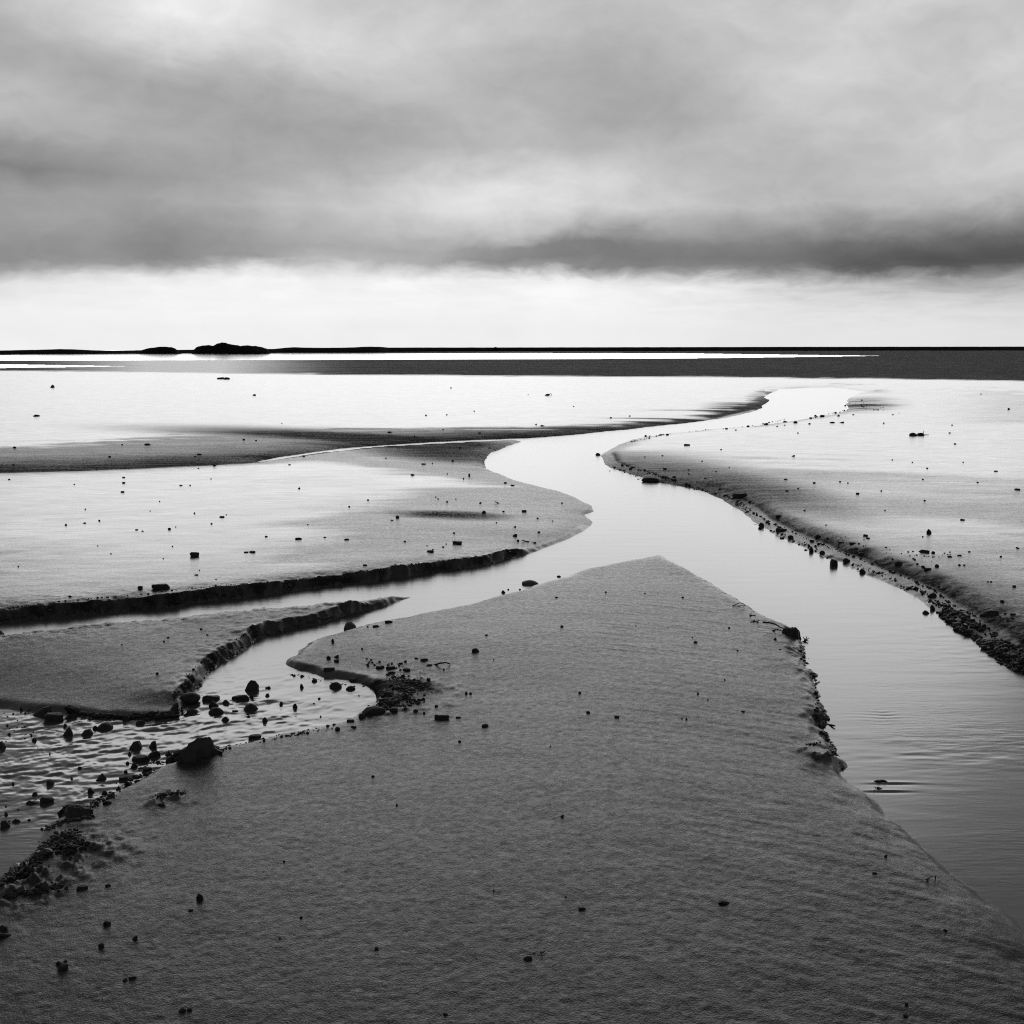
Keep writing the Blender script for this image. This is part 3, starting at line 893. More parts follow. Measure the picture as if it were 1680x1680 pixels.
S('''
1067 791 32 9 r | broad dark rock mass in the east bank below the river bend
981 747 9 5 r | small dark stone in the water at the tip of the east bank
1021 764 5 3 r | tiny stone in the water just below the east bank's tip
1091 770 7 3 f | flat dark stone on the east bank above the rock mass
1249 865 10 9 a | dark stone pair's upper one at the water's edge of the east bank
1247 868 7 5 r | dark stone pair's lower one touching the water of the east bank
1214 816 28 4 f | long flat dark ledge stone on the east bank's beach
1281 872 18 7 f | dark flat stone in the dark lip of the east bank
1278 848 12 4 f | thin dark stone lying above the dark lip of the east bank
1297 883 10 6 r | dark stone on the pale beach strip below the lip
1283 884 8 3 f | thin stone in the water's edge below the flat lip stone
1331 906 8 10 a | upright dark stone at the water's edge of the east bank
1349 909 10 7 a | dark stone on the pale beach between the upright stone and the block in the water
1342 882 11 6 r | dark rounded stone on top of the east bank's lip
1368 929 12 14 b | black block standing in the water off the east bank
1389 922 13 8 r | rounded dark stone on the beach right of the black block in the water
1415 940 10 9 a | dark stone on the beach below the rounded one
1413 911 12 6 r | dark stone above the lip on the east bank
1398 893 10 4 f | thin dark stone on the east flat nearest the lip stones
1420 880 8 4 f | thin dark stone highest of the group on the near east flat
1474 927 14 8 r | oval dark stone on the east flat above the lip
1517 907 15 6 f | widest dark stone of the scatter on the east flat
1531 908 6 4 r | small stone right beside the widest one on the east flat
1524 875 8 8 a | upright stone alone on the pale east flat
1522 935 12 3 f | thin dark bar of stone on the east flat
1514 931 7 4 a | small stone just above the thin dark bar
1537 930 7 5 r | small stone right of the thin dark bar
1558 914 7 3 f | small thin stone on the east flat right of the scatter
1579 854 7 3 f | thin stone on the pale upper east flat
1529 980 15 9 b | black block stone on the small beach of the east bank
1519 1007 12 7 r | drop-shaped black stone in the water off the east bank
1530 1001 8 10 a | dark stone at the tip of the beach beside the drop-shaped one
1503 967 7 6 a | small dark stone on the pale beach left of the black block
1622 1010 30 12 w | large dark slab rock tilted on the lower east bank
1644 988 7 4 r | small dark stone on the sand above the tilted slab rock
1664 963 6 3 f | small thin stone near the right border on the east flat
1662 1009 9 3 f | thin stone right of the tilted slab rock
1669 804 9 3 f | dark flat stone near the right border on the upper east flat
1634 774 6 2 f | thin flat stone near the right border, farther out than the others
1407 811 6 3 f | small flat stone in the middle of the far east flat
1301 749 7 3 w | tiny pointed stone on the bright part of the east flat
1655 672 4 3 r | tiny dark dot of a stone far out at the right
1127 731 11 2 f | thin dark sliver on the bright strip of the east flat
86 636 7 5 b | small dark block on the bright far mud sheet at the left
417 649 6 3 b | tiny dark lump on the far mud sheet right of the log
''')
S('''
716 1160 7 4 a | small dark stone right of the gravel mound
682 1168 9 6 r | dark stone at the lower right foot of the gravel mound
646 1168 15 9 r | rounded dark stone on the sand below the gravel mound
613 1172 42 15 a | large dark slab at the lower edge of the gravel mound by the water
594 1178 13 10 r | dark round stone left of the large slab at the pool's corner
575 1185 13 6 f | low stone on the shore left of the dark round one at the pool's corner
580 1194 10 4 f | thin stone on the sand just below the pool's corner
554 1198 9 7 r | small round stone on the pool's lower shore
725 1180 27 7 f | long flat broken slab on the central sandbank right of the mound
752 1178 9 3 f | short flat piece lying right of the long broken slab
796 1193 13 7 r | low oval stone right of the broken slab on the central sandbank
754 1218 6 4 a | tiny dark stone below the broken slab
765 1139 5 5 r | left one of two tiny side by side pebbles right of the mound
772 1139 5 4 r | right one of two tiny side by side pebbles right of the mound
624 1097 15 6 f | dark flat stone on the sand above the gravel mound, leftmost
641 1098 17 3 f | thin long stone on the sand above the gravel mound
667 1101 14 6 f | dark low stone on the sand above the gravel mound, rightmost
643 1105 13 4 f | thin stone directly above the dark undercut's right end
612 1275 6 4 a | tiny dark pebble on the open central sandbank below the pool corner
951 1138 5 4 r | tiny pebble in the middle of the central sandbank
1012 1178 9 5 f | small flat stone at the middle of the central sandbank
965 1170 7 4 f | thin chip of stone left of the flat one at the sandbank's middle
1141 1055 7 4 r | small round pebble near the sandbank's right half top
922 1341 7 5 w | small pointed pebble in the middle of the foreground sand
928 1473 4 3 r | tiny pebble just above the low stone in the foreground
955 1493 13 5 f | low flat dark stone in the foreground left of the lone round one
1187 1484 18 9 a | lone round dark stone at the right of the foreground sand
866 1576 15 9 a | dark stone beside the twig at the bottom middle
618 1558 7 5 r | tiny dark pebble at the bottom, left of the stone by the twig
731 1666 8 5 a | small dark pebble at the very bottom edge, in the middle
494 1507 5 4 r | tiny round pebble on the left foreground sand
651 1322 4 3 r | tiny dot of a pebble high on the foreground sand
328 1476 11 12 a | upright oval stone on the left foreground sand
313 1495 8 4 f | flat chip below the upright oval stone
135 1460 17 7 f | slanted flat stone in the foreground right of the gravelly shore
177 1454 9 4 f | small flat stone right of the slanted flat one
158 1394 9 4 r | small stone on the sand at the edge of the dark gravel
62 1456 9 7 a | dark stone on the sand below the gravelly shore
108 1459 9 5 w | small pointed stone left of the slanted flat stone
96 1463 6 4 r | tiny stone left below the small pointed one
24 1462 10 6 a | dark stone near the left border below the gravelly shore
8 1538 24 9 v | dark slab at the left border in the foreground
5 1528 13 11 a | dark lump behind the slab at the left border
176 1518 12 9 a | peaked dark stone in the left foreground
221 1542 9 7 w | small peaked stone right below the larger peaked one in the left foreground
166 1555 9 8 r | faint rounded lump left below the peaked stones
104 1592 16 12 a | dark knobby stone in the lower left foreground
96 1583 7 6 r | small knob left behind the knobby stone
107 1581 6 6 r | small knob right behind the knobby stone
205 1610 7 5 a | small stone in the lower left, left of a thin chip
218 1606 12 3 f | thin chip lying right of the small stone in the lower left
299 1661 11 7 a | left stone of a touching pair at the bottom left
311 1659 8 6 r | right stone of a touching pair at the bottom left
1487 1650 6 5 r | tiny pebble in the bottom right corner, upper one of two
1486 1669 8 5 a | dark pebble in the bottom right corner, lower one of two
1551 1528 6 4 r | tiny pebble on the right foreground slope
1453 1407 6 5 w | tiny pointed pebble on the crest beside the river at the right
1435 1434 8 3 f | thin flat pebble inland of the crest at the right
''')
many('24 735 6 3;180 750 5 3;242 730 11 2;22 763 5 2;200 730 4 2;320 749 5 2;400 722 5 3;420 723 4 2;352 764 7 3;325 769 5 2;498 749 7 3;475 763 5 2;327 746 9 2;60 683 13 1.5;462 695 3 2;159 771 3 2',
     'tiny dark pebble on the dark drained mud left of the side channel', 'pebbles on the drained mud at the left')
many('203 784 6 2.5;203 793 6 3;201 808 7 3;297 797 6 2.5;346 786 3 2;491 802 5 3;122 795 3 2;15 787 4 2;108 862 4 3.5;138 859 7 2.5;163 855 4 3;224 870 6 2.5;234 872 4 2;278 869 6 4;288 865 3 2;319 843 3.5 3;347 860 4 3;364 849 10 3;437 881 6 3;160 896 3 2;182 909 3 2;268 917 3 2;283 897 3 2;322 944 8 2;354 951 4 2;327 936 3 2;115 979 6 3;312 797 3 2;533 882 6 2.5;246 839 2.5 2;30 930 3 2;262 823 2.5 2;140 836 2.5 2;505 861 3 2;371 845 3 2',
     'tiny dark pebble lying on the pale wet flat left of the west point', 'pebbles on the pale wet flat')
many('639 710 9 3;699 682 4 2.5;740 637 3 2;1002 686 5 2.5;879 697 5 2.5;890 699 9 2;787 711 7 2.5;733 681 3 2;778 675 3 2;866 648 3 1.5;680 716 4 2;727 705 3 2;941 667 3 1.5;1033 683 4 2',
     'tiny dark pebble on the far mud sheet above the side channel', 'pebbles on the far mud sheet')
many('755 735 6 2.5;803 736 5 3;695 762 9 2;743 757 6 3;709 761 3.5 2.5;633 752 4 2;677 780 8 3.5;770 781 4 5;734 778 3 2;760 786 4 3;829 793 7 3;841 797 9 2;604 821 4 2.5;573 832 4 3;733 824 5 3;788 826 5 3;826 840 5 3;882 851 4 2.5;922 826 4 2.5;814 858 4 2.5;845 865 6 3;850 888 5 4;745 875 5 2.5;664 889 5 3;700 896 4 2;710 902 4 2;727 898 5 2.5;732 893 3 2;865 889 7 2.5;876 891 9 2.5;643 854 7 2;715 816 3 2;719 819 4 2;748 819 3 2;906 855 4 2',
     'tiny dark pebble on the grey sand of the rounded west point', 'pebbles on the west point')
many('1060 716 7 3.5;1095 714 6 3;1066 717 4 3;1035 770 8 3.5;1000 773 4 3;1058 750 3.5 2;1087 748 4 2;1106 783 7 3;1288 693 9 3;1226 700 8 3;1257 697 8 4;1305 694 8 4;1349 684 8 4;1365 694 10 2.5;1380 694 11 3;1328 696 5 2.5;1158 706 5 2.5;1192 704 5 2.5;1275 700 4 2;1287 698 3.5 2;1338 683 6 3;1371 678 5 2.5;1330 687 5 3;1207 706 4 2;1386 666 6 2.5;1414 657 4 2;1414 667 4 2;1440 673 5 1.5;1400 681 4 2;1375 683 6 3',
     'tiny dark pebble strung along the far river edge of the east flat', 'pebbles along the far river edge')
many('1183 738 4 2;1567 729 5 2.5;1558 711 3.5 2;1521 769 4 2.5;1580 759 3 2;1450 695 3 2.5;1289 787 7 2.5;1291 806 6 2.5;1336 793 6 3;1309 802 5 2.5;1378 791 4 2.5;1391 793 3.5 2;1604 792 4 2;1514 787 4 2;1445 806 5 2.5;1452 838 3 2;1517 822 4 2.5;1320 838 4 2.5;1355 862 4 2;1174 774 5 2;1157 785 5 2.5;1130 778 4 2;1182 803 8 3;1231 824 7 3;1196 767 3 2;1152 757 4 2;1130 771 5 2;1309 711 3 2;1562 698 3 2;1609 647 3 2;1464 755 3 2;1497 759 3 2',
     'tiny dark pebble on the upper part of the east flat', 'pebbles on the upper east flat')
many('1262 860 5 3;1338 897 5 4;1327 896 5 4;1357 916 6 3;1407 934 4 4;1379 891 10 2.5;1358 884 5 3;1424 884 7 3;1405 901 7 3;1500 919 6 2.5;1505 926 5 3;1514 881 3 2.5;1574 912 8 2;1590 906 5 2.5;1549 908 4 2;1574 928 5 3;1582 928 4 2.5;1642 914 4 2.5;1649 1008 5 3;1640 1013 4 3;1670 900 5 2.5;1668 899 3 2;1490 906 4 2;1498 905 4 2;1508 905 4 2;1504 911 4 2;1464 918 4 3;1322 903 6 3;1376 893 5 2;1620 955 5 2;1653 1018 4 3;1661 1015 5 3;1626 955 4 2;1540 963 5 3;1494 966 4 4',
     'tiny dark pebble scattered on the near east flat behind the lip', 'pebbles on the near east flat')
many('35 1165 5 6;47 1166 4 3;258 1106 5 3.5;269 1053 4 3;275 1047 7 3;200 1058 3 2;340 1042 5 2.5;330 1033 5 3',
     'tiny pebble on the low sand spit between the two channels', 'pebbles on the sand spit')
many('798 1043 6 3;913 981 6 3;994 972 4 2.5;1058 974 4 2;1043 1027 3 2;594 1065 4 3.5;604 1093 4 5;703 1117 8 5;687 1118 6 3;690 1126 9 3;689 1149 9 4;696 1141 7 3;696 1171 5 4;665 1086 6 4;656 1090 12 4;696 1084 17 3;683 1081 8 3;705 1092 10 3;810 1083 3 2;603 1029 4 3;834 968 6 3;853 968 5 3;728 1099 4 3;1120 981 5 3;1118 1180 5 3;1196 1031 5 3;1210 1068 4 2.5;1219 1168 7 3;1145 1139 4 4;1161 1149 4 3;1126 1181 5 4;1189 1116 3 2.5;1136 1046 3 2;1280 1066 4 2;1271 1050 7 5;903 1225 3 2.5;810 1462 3 2;466 1414 3.5 3;459 1540 4 3',
     'tiny dark pebble on the open sand of the central sandbank', 'pebbles on the central sandbank')
many('12 1192 8 5;52 1208 9 5;14 1206 8 5;22 1172 6 3;10 1177 7 3;30 1183 9 4;45 1196 6 3;70 1204 6 3;10 1218 7 4;33 1246 6 3;62 1228 4 3;589 1142 4 4;11 1324 7 4;30 1330 7 4;193 1297 10 9;176 1319 15 8;225 1283 11 5;207 1268 8 6',
     'tiny dark pebble breaking the surface of the left riffles', 'pebbles in the left riffles')

xs = np.array([s_[0] for s_ in STONES]); ys = np.array([s_[1] for s_ in STONES])
PP = place_px(xs, ys)


def put_stone(P, wpx, hpx, kind, name, mat_=None, mesh=None):
    r = random
    me = mesh or r.choice(LIB[kind])
    if mat_ == 'pale':
        me = me.copy(); me.materials.clear(); me.materials.append(M_PALE)
    o = bpy.data.objects.new(name, me); COL.objects.link(o)
    L = math.sqrt(P[0] ** 2 + P[1] ** 2 + (CAM_H - P[2]) ** 2)
    k0 = 0.84 if name == 'pebble' else 0.92
    wpx, hpx = wpx * k0, hpx * k0 * 0.95
    sx = wpx * L / F
    sn = (CAM_H - P[2]) / L
    hh = hpx * L / F
    dy = sx * {'f': .8, 'r': .85, 'b': .8}.get(kind, .75)
    hz = (hh - dy * sn * 0.75) / math.sqrt(1 - sn * sn)
    if hz < 0.24 * sx:
        hz = 0.24 * sx
        dy = max(0.35 * sx, min(dy, (hh - hz * 0.9) / (sn * 0.75)))
    sunk = 0.34
    under = max(0.0, -P[2])
    tot = (hz + under) / (1 - sunk) if under < 0.001 else hz + under + 0.01
    # the pixel marks the foot that faces the camera
    az_ = math.atan2(P[0], P[1])
    cx_ = P[0] + math.sin(az_) * dy * 0.42; cy_ = P[1] + math.cos(az_) * dy * 0.42
    base = min(P[2], 0) - 0.01 if under > 0.001 else P[2] - tot * sunk
    rz = -az_ + (r.uniform(-0.18, 0.18) if kind in 'wvf' else r.uniform(-0.5, 0.5))
    o.matrix_basis = Matrix.Translation((cx_, cy_, base)) @ Matrix.Rotation(rz, 4, 'Z') @ Matrix.Diagonal((sx, dy, max(tot, 0.004), 1))
    return o


MARKS = [(264, 962, 'the long cut bank slab'), (319, 909, 'the black block on the pale flat'), (409, 906, 'the flat stone pair'), (490, 885, 'the thin sliver on the flat'),
         (569, 885, 'the sliver at the grey sand edge'), (652, 848, 'the dark hollow on the west point'), (750, 889, 'the block on the west point'), (706, 904, 'the flat stone below the block'),
         (972, 848, 'the notch of the west point'), (860, 720, 'the side channel mouth'), (420, 757, 'the side channel tip'), (860, 838, 'the thin stone on the west point'), (870, 955, 'the pale boulder'),
         (574, 1026, 'the peaked boulder'), (672, 981, 'the tip of the sand spit'), (89, 1175, 'the square block stone'), (412, 1125, 'the tall pool boulder'), (320, 1222, 'the big sloping rock'),
         (165, 1275, 'the square riffle block'), (77, 1311, 'the gravel bar block'), (122, 1333, 'the wide slab'), (655, 1140, 'the gravel mound'), (725, 1177, 'the long broken slab'), (738, 1089, 'the curved driftwood'),
         (780, 1066, 'the lone high sandbank stone'), (1078, 911, 'the sandbank tip'), (1300, 1038, 'the jutting rock'), (1350, 1176, 'the crumbled clod'), (1504, 712, 'the twiggy driftwood'),
         (368, 620, 'the club-shaped log'), (86, 634, 'the block on the far sheet'), (899, 647, 'the looped drift'), (987, 750, 'the east bank tip'), (1067, 787, 'the east bank rock mass'),
         (1393, 665, 'the far river bend'), (1214, 815, 'the ledge stone'), (1368, 922, 'the off-bank black block'), (1524, 871, 'the upright east flat stone'), (1517, 904, 'the widest scatter stone'),
         (1622, 1004, 'the tilted slab rock'), (1407, 810, 'the flat stone mid east flat'), (1634, 773, 'the thin right border stone'), (1301, 747, 'the tiny pointed stone'), (1529, 975, 'the black block on the beach'),
         (1187, 1480, 'the lone round stone'), (866, 1570, 'the twig stone'), (328, 1470, 'the upright oval stone'), (922, 1338, 'the pointed foreground pebble'), (1265, 660, 'the far west bank hook')]
DIRS = ['right', 'below right', 'below', 'below left', 'left', 'above left', 'above', 'above right']
ORD = ['closest', 'second', 'third', 'fourth', 'fifth', 'sixth', 'seventh']
peb = [i for i, s_ in enumerate(STONES) if s_[5] == 'pebble']
cand = {}
tab = {}
for mi, (mx, my, mn) in enumerate(MARKS):
    for i in peb:
        dx, dy = STONES[i][0] - mx, STONES[i][1] - my
        k_ = int(round(math.atan2(dy * 1.6, dx) / (math.pi / 4))) % 8
        tab.setdefault((mi, k_), []).append((math.hypot(dx, dy), i))
for key, lst in tab.items():
    lst.sort()
    for rank, (dist, i) in enumerate(lst[:7]):
        cand.setdefault(i, []).append((rank * 45 + dist * (0.8 + 0.5 * rank), rank, key))
PEBL = {}
for i in peb:
    if i in cand:
        _, rank, (mi, k_) = min(cand[i])
        s_ = STONES[i]
        look = {'f': 'flat', 'r': 'round', 'b': 'blocky', 'a': 'angular', 'w': 'pointed'}.get(s_[4], 'dark')
        size = 'tiny' if s_[2] < 5.5 else 'small'
        w0 = 'above or below'
        o_ = ORD[rank] if rank == 0 else ORD[rank] + ' closest'
        PEBL[i] = f"{size} {look} pebble {o_} {DIRS[k_] if 'above' in DIRS[k_] or 'below' in DIRS[k_] else 'to the ' + DIRS[k_] + ' of'} {MARKS[mi][2]}"
for i, (s_, P) in enumerate(zip(STONES, PP)):
    o = put_stone(P, s_[2], s_[3], s_[4], s_[5], s_[9])
    tag(o, PEBL.get(i, s_[6]), s_[7], s_[8])

# ------------------------------------------------------------------ the big sloping rock and the flat slab
def ridge_rock(name, pts, depth_px, y_base, sub=4, seed=3):
    """rock from its side profile: pts = (x px, top y px, foot y px)"""
    pts = np.array(pts, float)
    n = 34; m = 18
    xs_ = np.linspace(pts[0, 0], pts[-1, 0], n)
    top = np.interp(xs_, pts[:, 0], pts[:, 1]); foot = np.interp(xs_, pts[:, 0], pts[:, 2])
    B0 = place_px(xs_, foot)
    B0[:, 2] = np.maximum(B0[:, 2], -0.02)
    L = np.sqrt(B0[:, 0] ** 2 + B0[:, 1] ** 2 + CAM_H ** 2)
    sn = CAM_H / L; cs = np.sqrt(1 - sn ** 2)
    D = depth_px * L / F
    hz = np.maximum((foot - top) * L / F - D * 0.35 * sn, 0.012) / cs
    verts = []; faces = []
    for i in range(n):
        a_ = math.atan2(B0[i, 0], B0[i, 1])
        u = i / (n - 1); e_ = max(0.12, math.sin(math.pi * u) ** 0.35)
        for j in range(m):
            t = j / (m - 1)
            v = -1 + 2 * t
            prof = max(0.0, 1 - abs(v) ** 2.6)
            prof = prof * (1 - 0.25 * t)
            nx = 0.012 * float(vnoise(np.array([u * 9.0]), np.array([v * 3.0]), seed)[0])
            nz_ = 1 + 0.18 * float(fbm(np.array([u * 6.0]), np.array([v * 2.5]), seed + 3, 3)[0])
            dep = D[i] * e_ * (0.5 + 0.5 * v)
            verts.append((B0[i, 0] + math.sin(a_) * dep + nx, B0[i, 1] + math.cos(a_) * dep + nx, B0[i, 2] - 0.012 + (hz[i] + 0.012) * prof * nz_))
    for i in range(n - 1):
        for j in range(m - 1):
            a_ = i * m + j
            faces.append((a_, a_ + m, a_ + m + 1, a_ + 1))
    c = np.mean(verts, 0); c[2] = min(v[2] for v in verts)
    me = bpy.data.meshes.new(name)
    me.from_pydata([tuple(np.array(v) - c) for v in verts], [], faces)
    me.materials.append(M_ROCKN)
    o = bpy.data.objects.new(name, me); COL.objects.link(o); o.location = c
    return o


M_ROCKN = stone_material('layered_dark_rock', 0.014, 0.55, 2.0)
for nd in M_ROCKN.node_tree.nodes:
    if nd.type == 'TEX_NOISE': nd.inputs['Scale'].default_value *= 9
o = ridge_rock('rock', [(274, 1244, 1249), (282, 1239, 1251), (290, 1235, 1252), (298, 1229, 1252), (306, 1226, 1251), (312, 1220, 1250), (320, 1217, 1248), (326, 1211, 1245), (334, 1210, 1243), (343, 1208, 1241), (347, 1213, 1239), (350, 1226, 1238), (358, 1231, 1238), (364, 1236, 1238)], 26, 1245)
tag(o, 'big sloping layered rock rising to the right at the pool shore', 'rock')
o = ridge_rock('slab', [(96, 1330, 1333), (100, 1327, 1341), (110, 1324, 1343), (125, 1323, 1341), (137, 1325, 1338), (143, 1330, 1336), (149, 1332, 1335)], 40, 1340, seed=9)
tag(o, 'wide flat dark slab at the water edge above the gravelly shore', 'rock')
o = ridge_rock('rock', [(1284, 1031, 1037), (1290, 1029, 1040), (1297, 1029, 1043), (1304, 1029, 1047), (1309, 1032, 1050), (1312, 1038, 1050), (1314, 1046, 1050)], 26, 1045, seed=5)
tag(o, 'dark rounded rock jutting from the central sandbank into the river', 'rock')
o = ridge_rock('clod', [(1334, 1174, 1176), (1340, 1170, 1181), (1347, 1169, 1184), (1354, 1171, 1184), (1358, 1176, 1182), (1361, 1180, 1182)], 30, 1183, seed=6)
tag(o, 'dark crumbled sand clod at the river edge of the central sandbank', 'clod')
o = ridge_rock('stone', [(1340, 1190, 1193), (1345, 1187, 1195), (1350, 1187, 1195), (1354, 1189, 1194)], 14, 1195, seed=7)
tag(o, 'small square dark stone just below the crumbled clod at the river edge', 'stone')
o = ridge_rock('clod', [(1338, 1244, 1246), (1343, 1239, 1247), (1352, 1237, 1244), (1362, 1239, 1243), (1368, 1241, 1243)], 16, 1243, seed=8)
tag(o, 'small broken sand ledge on the notch of the central sandbank', 'clod')

# ------------------------------------------------------------------ twigs, weed and drift
def tube(bm, pts, r0, r1, seg=6):
    import bmesh
    rings = []
    for i, p in enumerate(pts):
        p = Vector(p)
        d = (Vector(pts[min(i + 1, len(pts) - 1)]) - Vector(pts[max(i - 1, 0)])).normalized()
        up = Vector((0, 0, 1)) if abs(d.z) < 0.9 else Vector((1, 0, 0))
        a_ = d.cross(up).normalized(); b_ = d.cross(a_).normalized()
        r = r0 + (r1 - r0) * i / max(1, len(pts) - 1)
        rings.append([bm.verts.new(p + (a_ * math.cos(k * 2 * math.pi / seg) + b_ * math.sin(k * 2 * math.pi / seg)) * r) for k in range(seg)])
    for A_, B_ in zip(rings, rings[1:]):
        for k in range(seg):
            bm.faces.new((A_[k], A_[(k + 1) % seg], B_[(k + 1) % seg], B_[k]))
    bm.faces.new(rings[0]); bm.faces.new(rings[-1][::-1])


def px_world(x, y, depth_y):
    """point on the pixel's ray at the world distance depth_y"""
    d = np.array([(x - 840) / F, -(y - 840) / F, -1.0]) @ RN.T
    t = depth_y / d[1]
    return Vector((d[0] * t, depth_y, CAM_H + d[2] * t))


def twig_obj(name, foot, polys, r_px, label, cat, parent=None):
    """polys: polylines in photograph pixels standing at the distance of the foot pixel"""
    import bmesh
    P = place_px(np.array([foot[0]]), np.array([foot[1]]))[0]
    D = P[1]; L = math.hypot(D, CAM_H)
    org = Vector((P[0], P[1], max(P[2], 0.0)))
    bm = bmesh.new()
    for k, pl in enumerate(polys):
        pts = []
        for i, (x, y) in enumerate(pl):
            q = px_world(x, y, D + 0.02 * math.sin(i * 1.7 + k))
            q.z = max(q.z, org.z - 0.004)
            pts.append(q - org)
        tube(bm, pts, r_px * L / F, 0.5 * r_px * L / F)
    me = bpy.data.meshes.new(name); bm.to_mesh(me); bm.free(); me.materials.append(M_WOOD)
    o = bpy.data.objects.new(name, me); COL.objects.link(o); o.location = org
    if label: tag(o, label, cat)
    return o


twig_obj('twig', (1205, 995), [[(1202, 994), (1207, 992), (1213, 989), (1219, 990), (1223, 993), (1220, 995)], [(1202, 994.5), (1212, 994), (1222, 993.5)]], 0.8,
         'thin bent twig arching over the sand near the upper river edge', 'twig')
twig_obj('twig', (1530, 1447), [[(1519, 1443), (1523, 1441), (1528, 1438), (1535, 1437)], [(1535, 1437), (1535, 1444), (1534, 1450)], [(1519, 1443), (1525, 1444)]], 0.9,
         'small bent twig standing on the right foreground slope', 'twig')
twig_obj('twig', (886, 1565), [[(876, 1565), (884, 1564), (890, 1563), (894, 1560)], [(884, 1564), (888, 1561)]], 1.3,
         'short forked twig beside a dark stone at the bottom middle', 'twig')
twig_obj('driftwood', (725, 1092), [[(700, 1093), (712, 1092), (722, 1088), (731, 1087), (738, 1089)]], 2.0,
         'thin curved piece of driftwood on the sand right of the gravel mound', 'driftwood')
twig_obj('driftwood', (1361, 1191), [[(1350, 1190), (1358, 1189), (1366, 1190), (1370, 1191)]], 2.2,
         'short pointed stick sticking out over the river edge', 'stick')
twig_obj('driftwood', (869, 889), [[(856, 886), (866, 888.5), (874, 890.5), (880, 891)]], 0.9,
         'thin dark stick lying slantwise on the west point', 'stick')
twig_obj('driftwood', (826, 826), [[(812, 823), (820, 826), (828, 828), (837, 828.5)]], 0.9,
         'thin curved dark stick on the upper west point', 'stick')
for ft, pls, lb in (((1319, 1052), [[(1321, 1051), (1324, 1044)], [(1321, 1051), (1318, 1045)], [(1321, 1051), (1316, 1053)], [(1321, 1051), (1326, 1051)], [(1321, 1051), (1323, 1056)],
                     [(1321, 1052), (1316, 1055), (1314, 1058)], [(1321, 1051), (1327, 1047)], [(1319, 1051), (1323, 1051)]], 'spiky tuft of seaweed at the water beside the dark jutting rock'),
                    ((1318, 1072), [[(1311, 1067), (1315, 1071), (1320, 1072)], [(1320, 1072), (1321, 1068)]], 'thin hooked strand of weed at the water below the spiky tuft'),
                    ((1236, 1011), [[(1230, 1009), (1236, 1010), (1243, 1012)], [(1234, 1011), (1240, 1009)], [(1233, 1010), (1231, 1013)]], 'small strand of weed on the sand, upper one of two near the jutting rock'),
                    ((1238, 1021), [[(1231, 1021), (1238, 1019), (1247, 1022)], [(1236, 1020), (1238, 1017)], [(1241, 1021), (1246, 1017)]], 'small clump of weed on the sand, lower one of two near the jutting rock')):
    twig_obj('seaweed', ft, pls, 1.1, lb, 'seaweed')
twig_obj('root', (1285, 1034), [[(1252, 1021), (1262, 1021.5), (1272, 1024), (1280, 1029), (1292, 1033)], [(1270, 1036), (1280, 1037), (1292, 1040)], [(1275, 1033), (1284, 1036), (1294, 1038)], [(1267, 1039), (1272, 1034)]], 1.6,
         'dark weedy root trailing over the sand behind the jutting rock', 'root')


def drift(foot, lumps, twigs, label, cat='driftwood', name='driftwood'):
    P = place_px(np.array([float(foot[0])]), np.array([float(foot[1])]))[0]
    root = bpy.data.objects.new(name, None); COL.objects.link(root)
    root.location = (P[0], P[1], max(P[2], 0)); root.empty_display_size = 0.05
    tag(root, label, cat)
    inv = Matrix.Translation(-Vector(root.location))
    for (x, y, w_, h_, k_) in lumps:
        q = ground(np.array([float(x)]), np.array([float(y)]), max(P[2], 0))[0]
        o = put_stone(q, w_, h_, k_, 'log')
        m_ = o.data.copy(); m_.materials.clear(); m_.materials.append(M_WOOD); o.data = m_
        mb = inv @ o.matrix_basis; o.parent = root; o.matrix_basis = mb
    for tw in twigs:
        o = twig_obj('twig', foot, [tw], 0.7, None, None)
        loc = o.location - root.location; o.parent = root; o.location = loc


drift((1504, 714), [(1498, 715, 13, 6, 'r'), (1510, 714.5, 12, 5, 'r')], [[(1512, 712), (1515, 710), (1516, 706)], [(1511, 713), (1516, 713), (1524, 713)], [(1513, 714), (1515, 717)]],
      'dark two lobed piece of driftwood with upright twigs on the far east flat')
drift((368, 622), [(372, 622.5, 11, 4, 'r'), (362, 622, 13, 2.5, 'f')], [], 'dark club-shaped log lying on the bright far mud sheet')
drift((899, 648.5), [(897, 649, 9, 3.5, 'w')], [[(901, 648), (902, 646), (904, 646), (905, 648), (903, 649.5)]], 'small dark piece of drift with a looped end on the far mud sheet')
drift((1441, 1282), [(1439, 1284, 13, 6, 'w'), (1450, 1283, 12, 2, 'f')], [], 'dark snag in the right river arm trailing a ripple')
drift((1443, 1295), [(1444, 1296, 12, 5, 'v')], [[(1434, 1291), (1438, 1292), (1441, 1294)]], 'smaller dark snag just below the trailing one in the right river arm')

# ------------------------------------------------------------------ gravel
def ico0():
    t = (1 + 5 ** 0.5) / 2
    v = np.array([(-1, t, 0), (1, t, 0), (-1, -t, 0), (1, -t, 0), (0, -1, t), (0, 1, t), (0, -1, -t), (0, 1, -t), (t, 0, -1), (t, 0, 1), (-t, 0, -1), (-t, 0, 1)], float)
    v /= np.linalg.norm(v[0])
    f = np.array([(0, 11, 5), (0, 5, 1), (0, 1, 7), (0, 7, 10), (0, 10, 11), (1, 5, 9), (5, 11, 4), (11, 10, 2), (10, 7, 6), (7, 1, 8), (3, 9, 4), (3, 4, 2), (3, 2, 6), (3, 6, 8), (3, 8, 9), (4, 9, 5), (2, 4, 11), (6, 2, 10), (8, 6, 7), (9, 8, 1)])
    return v, f


IV, IF = ico0()


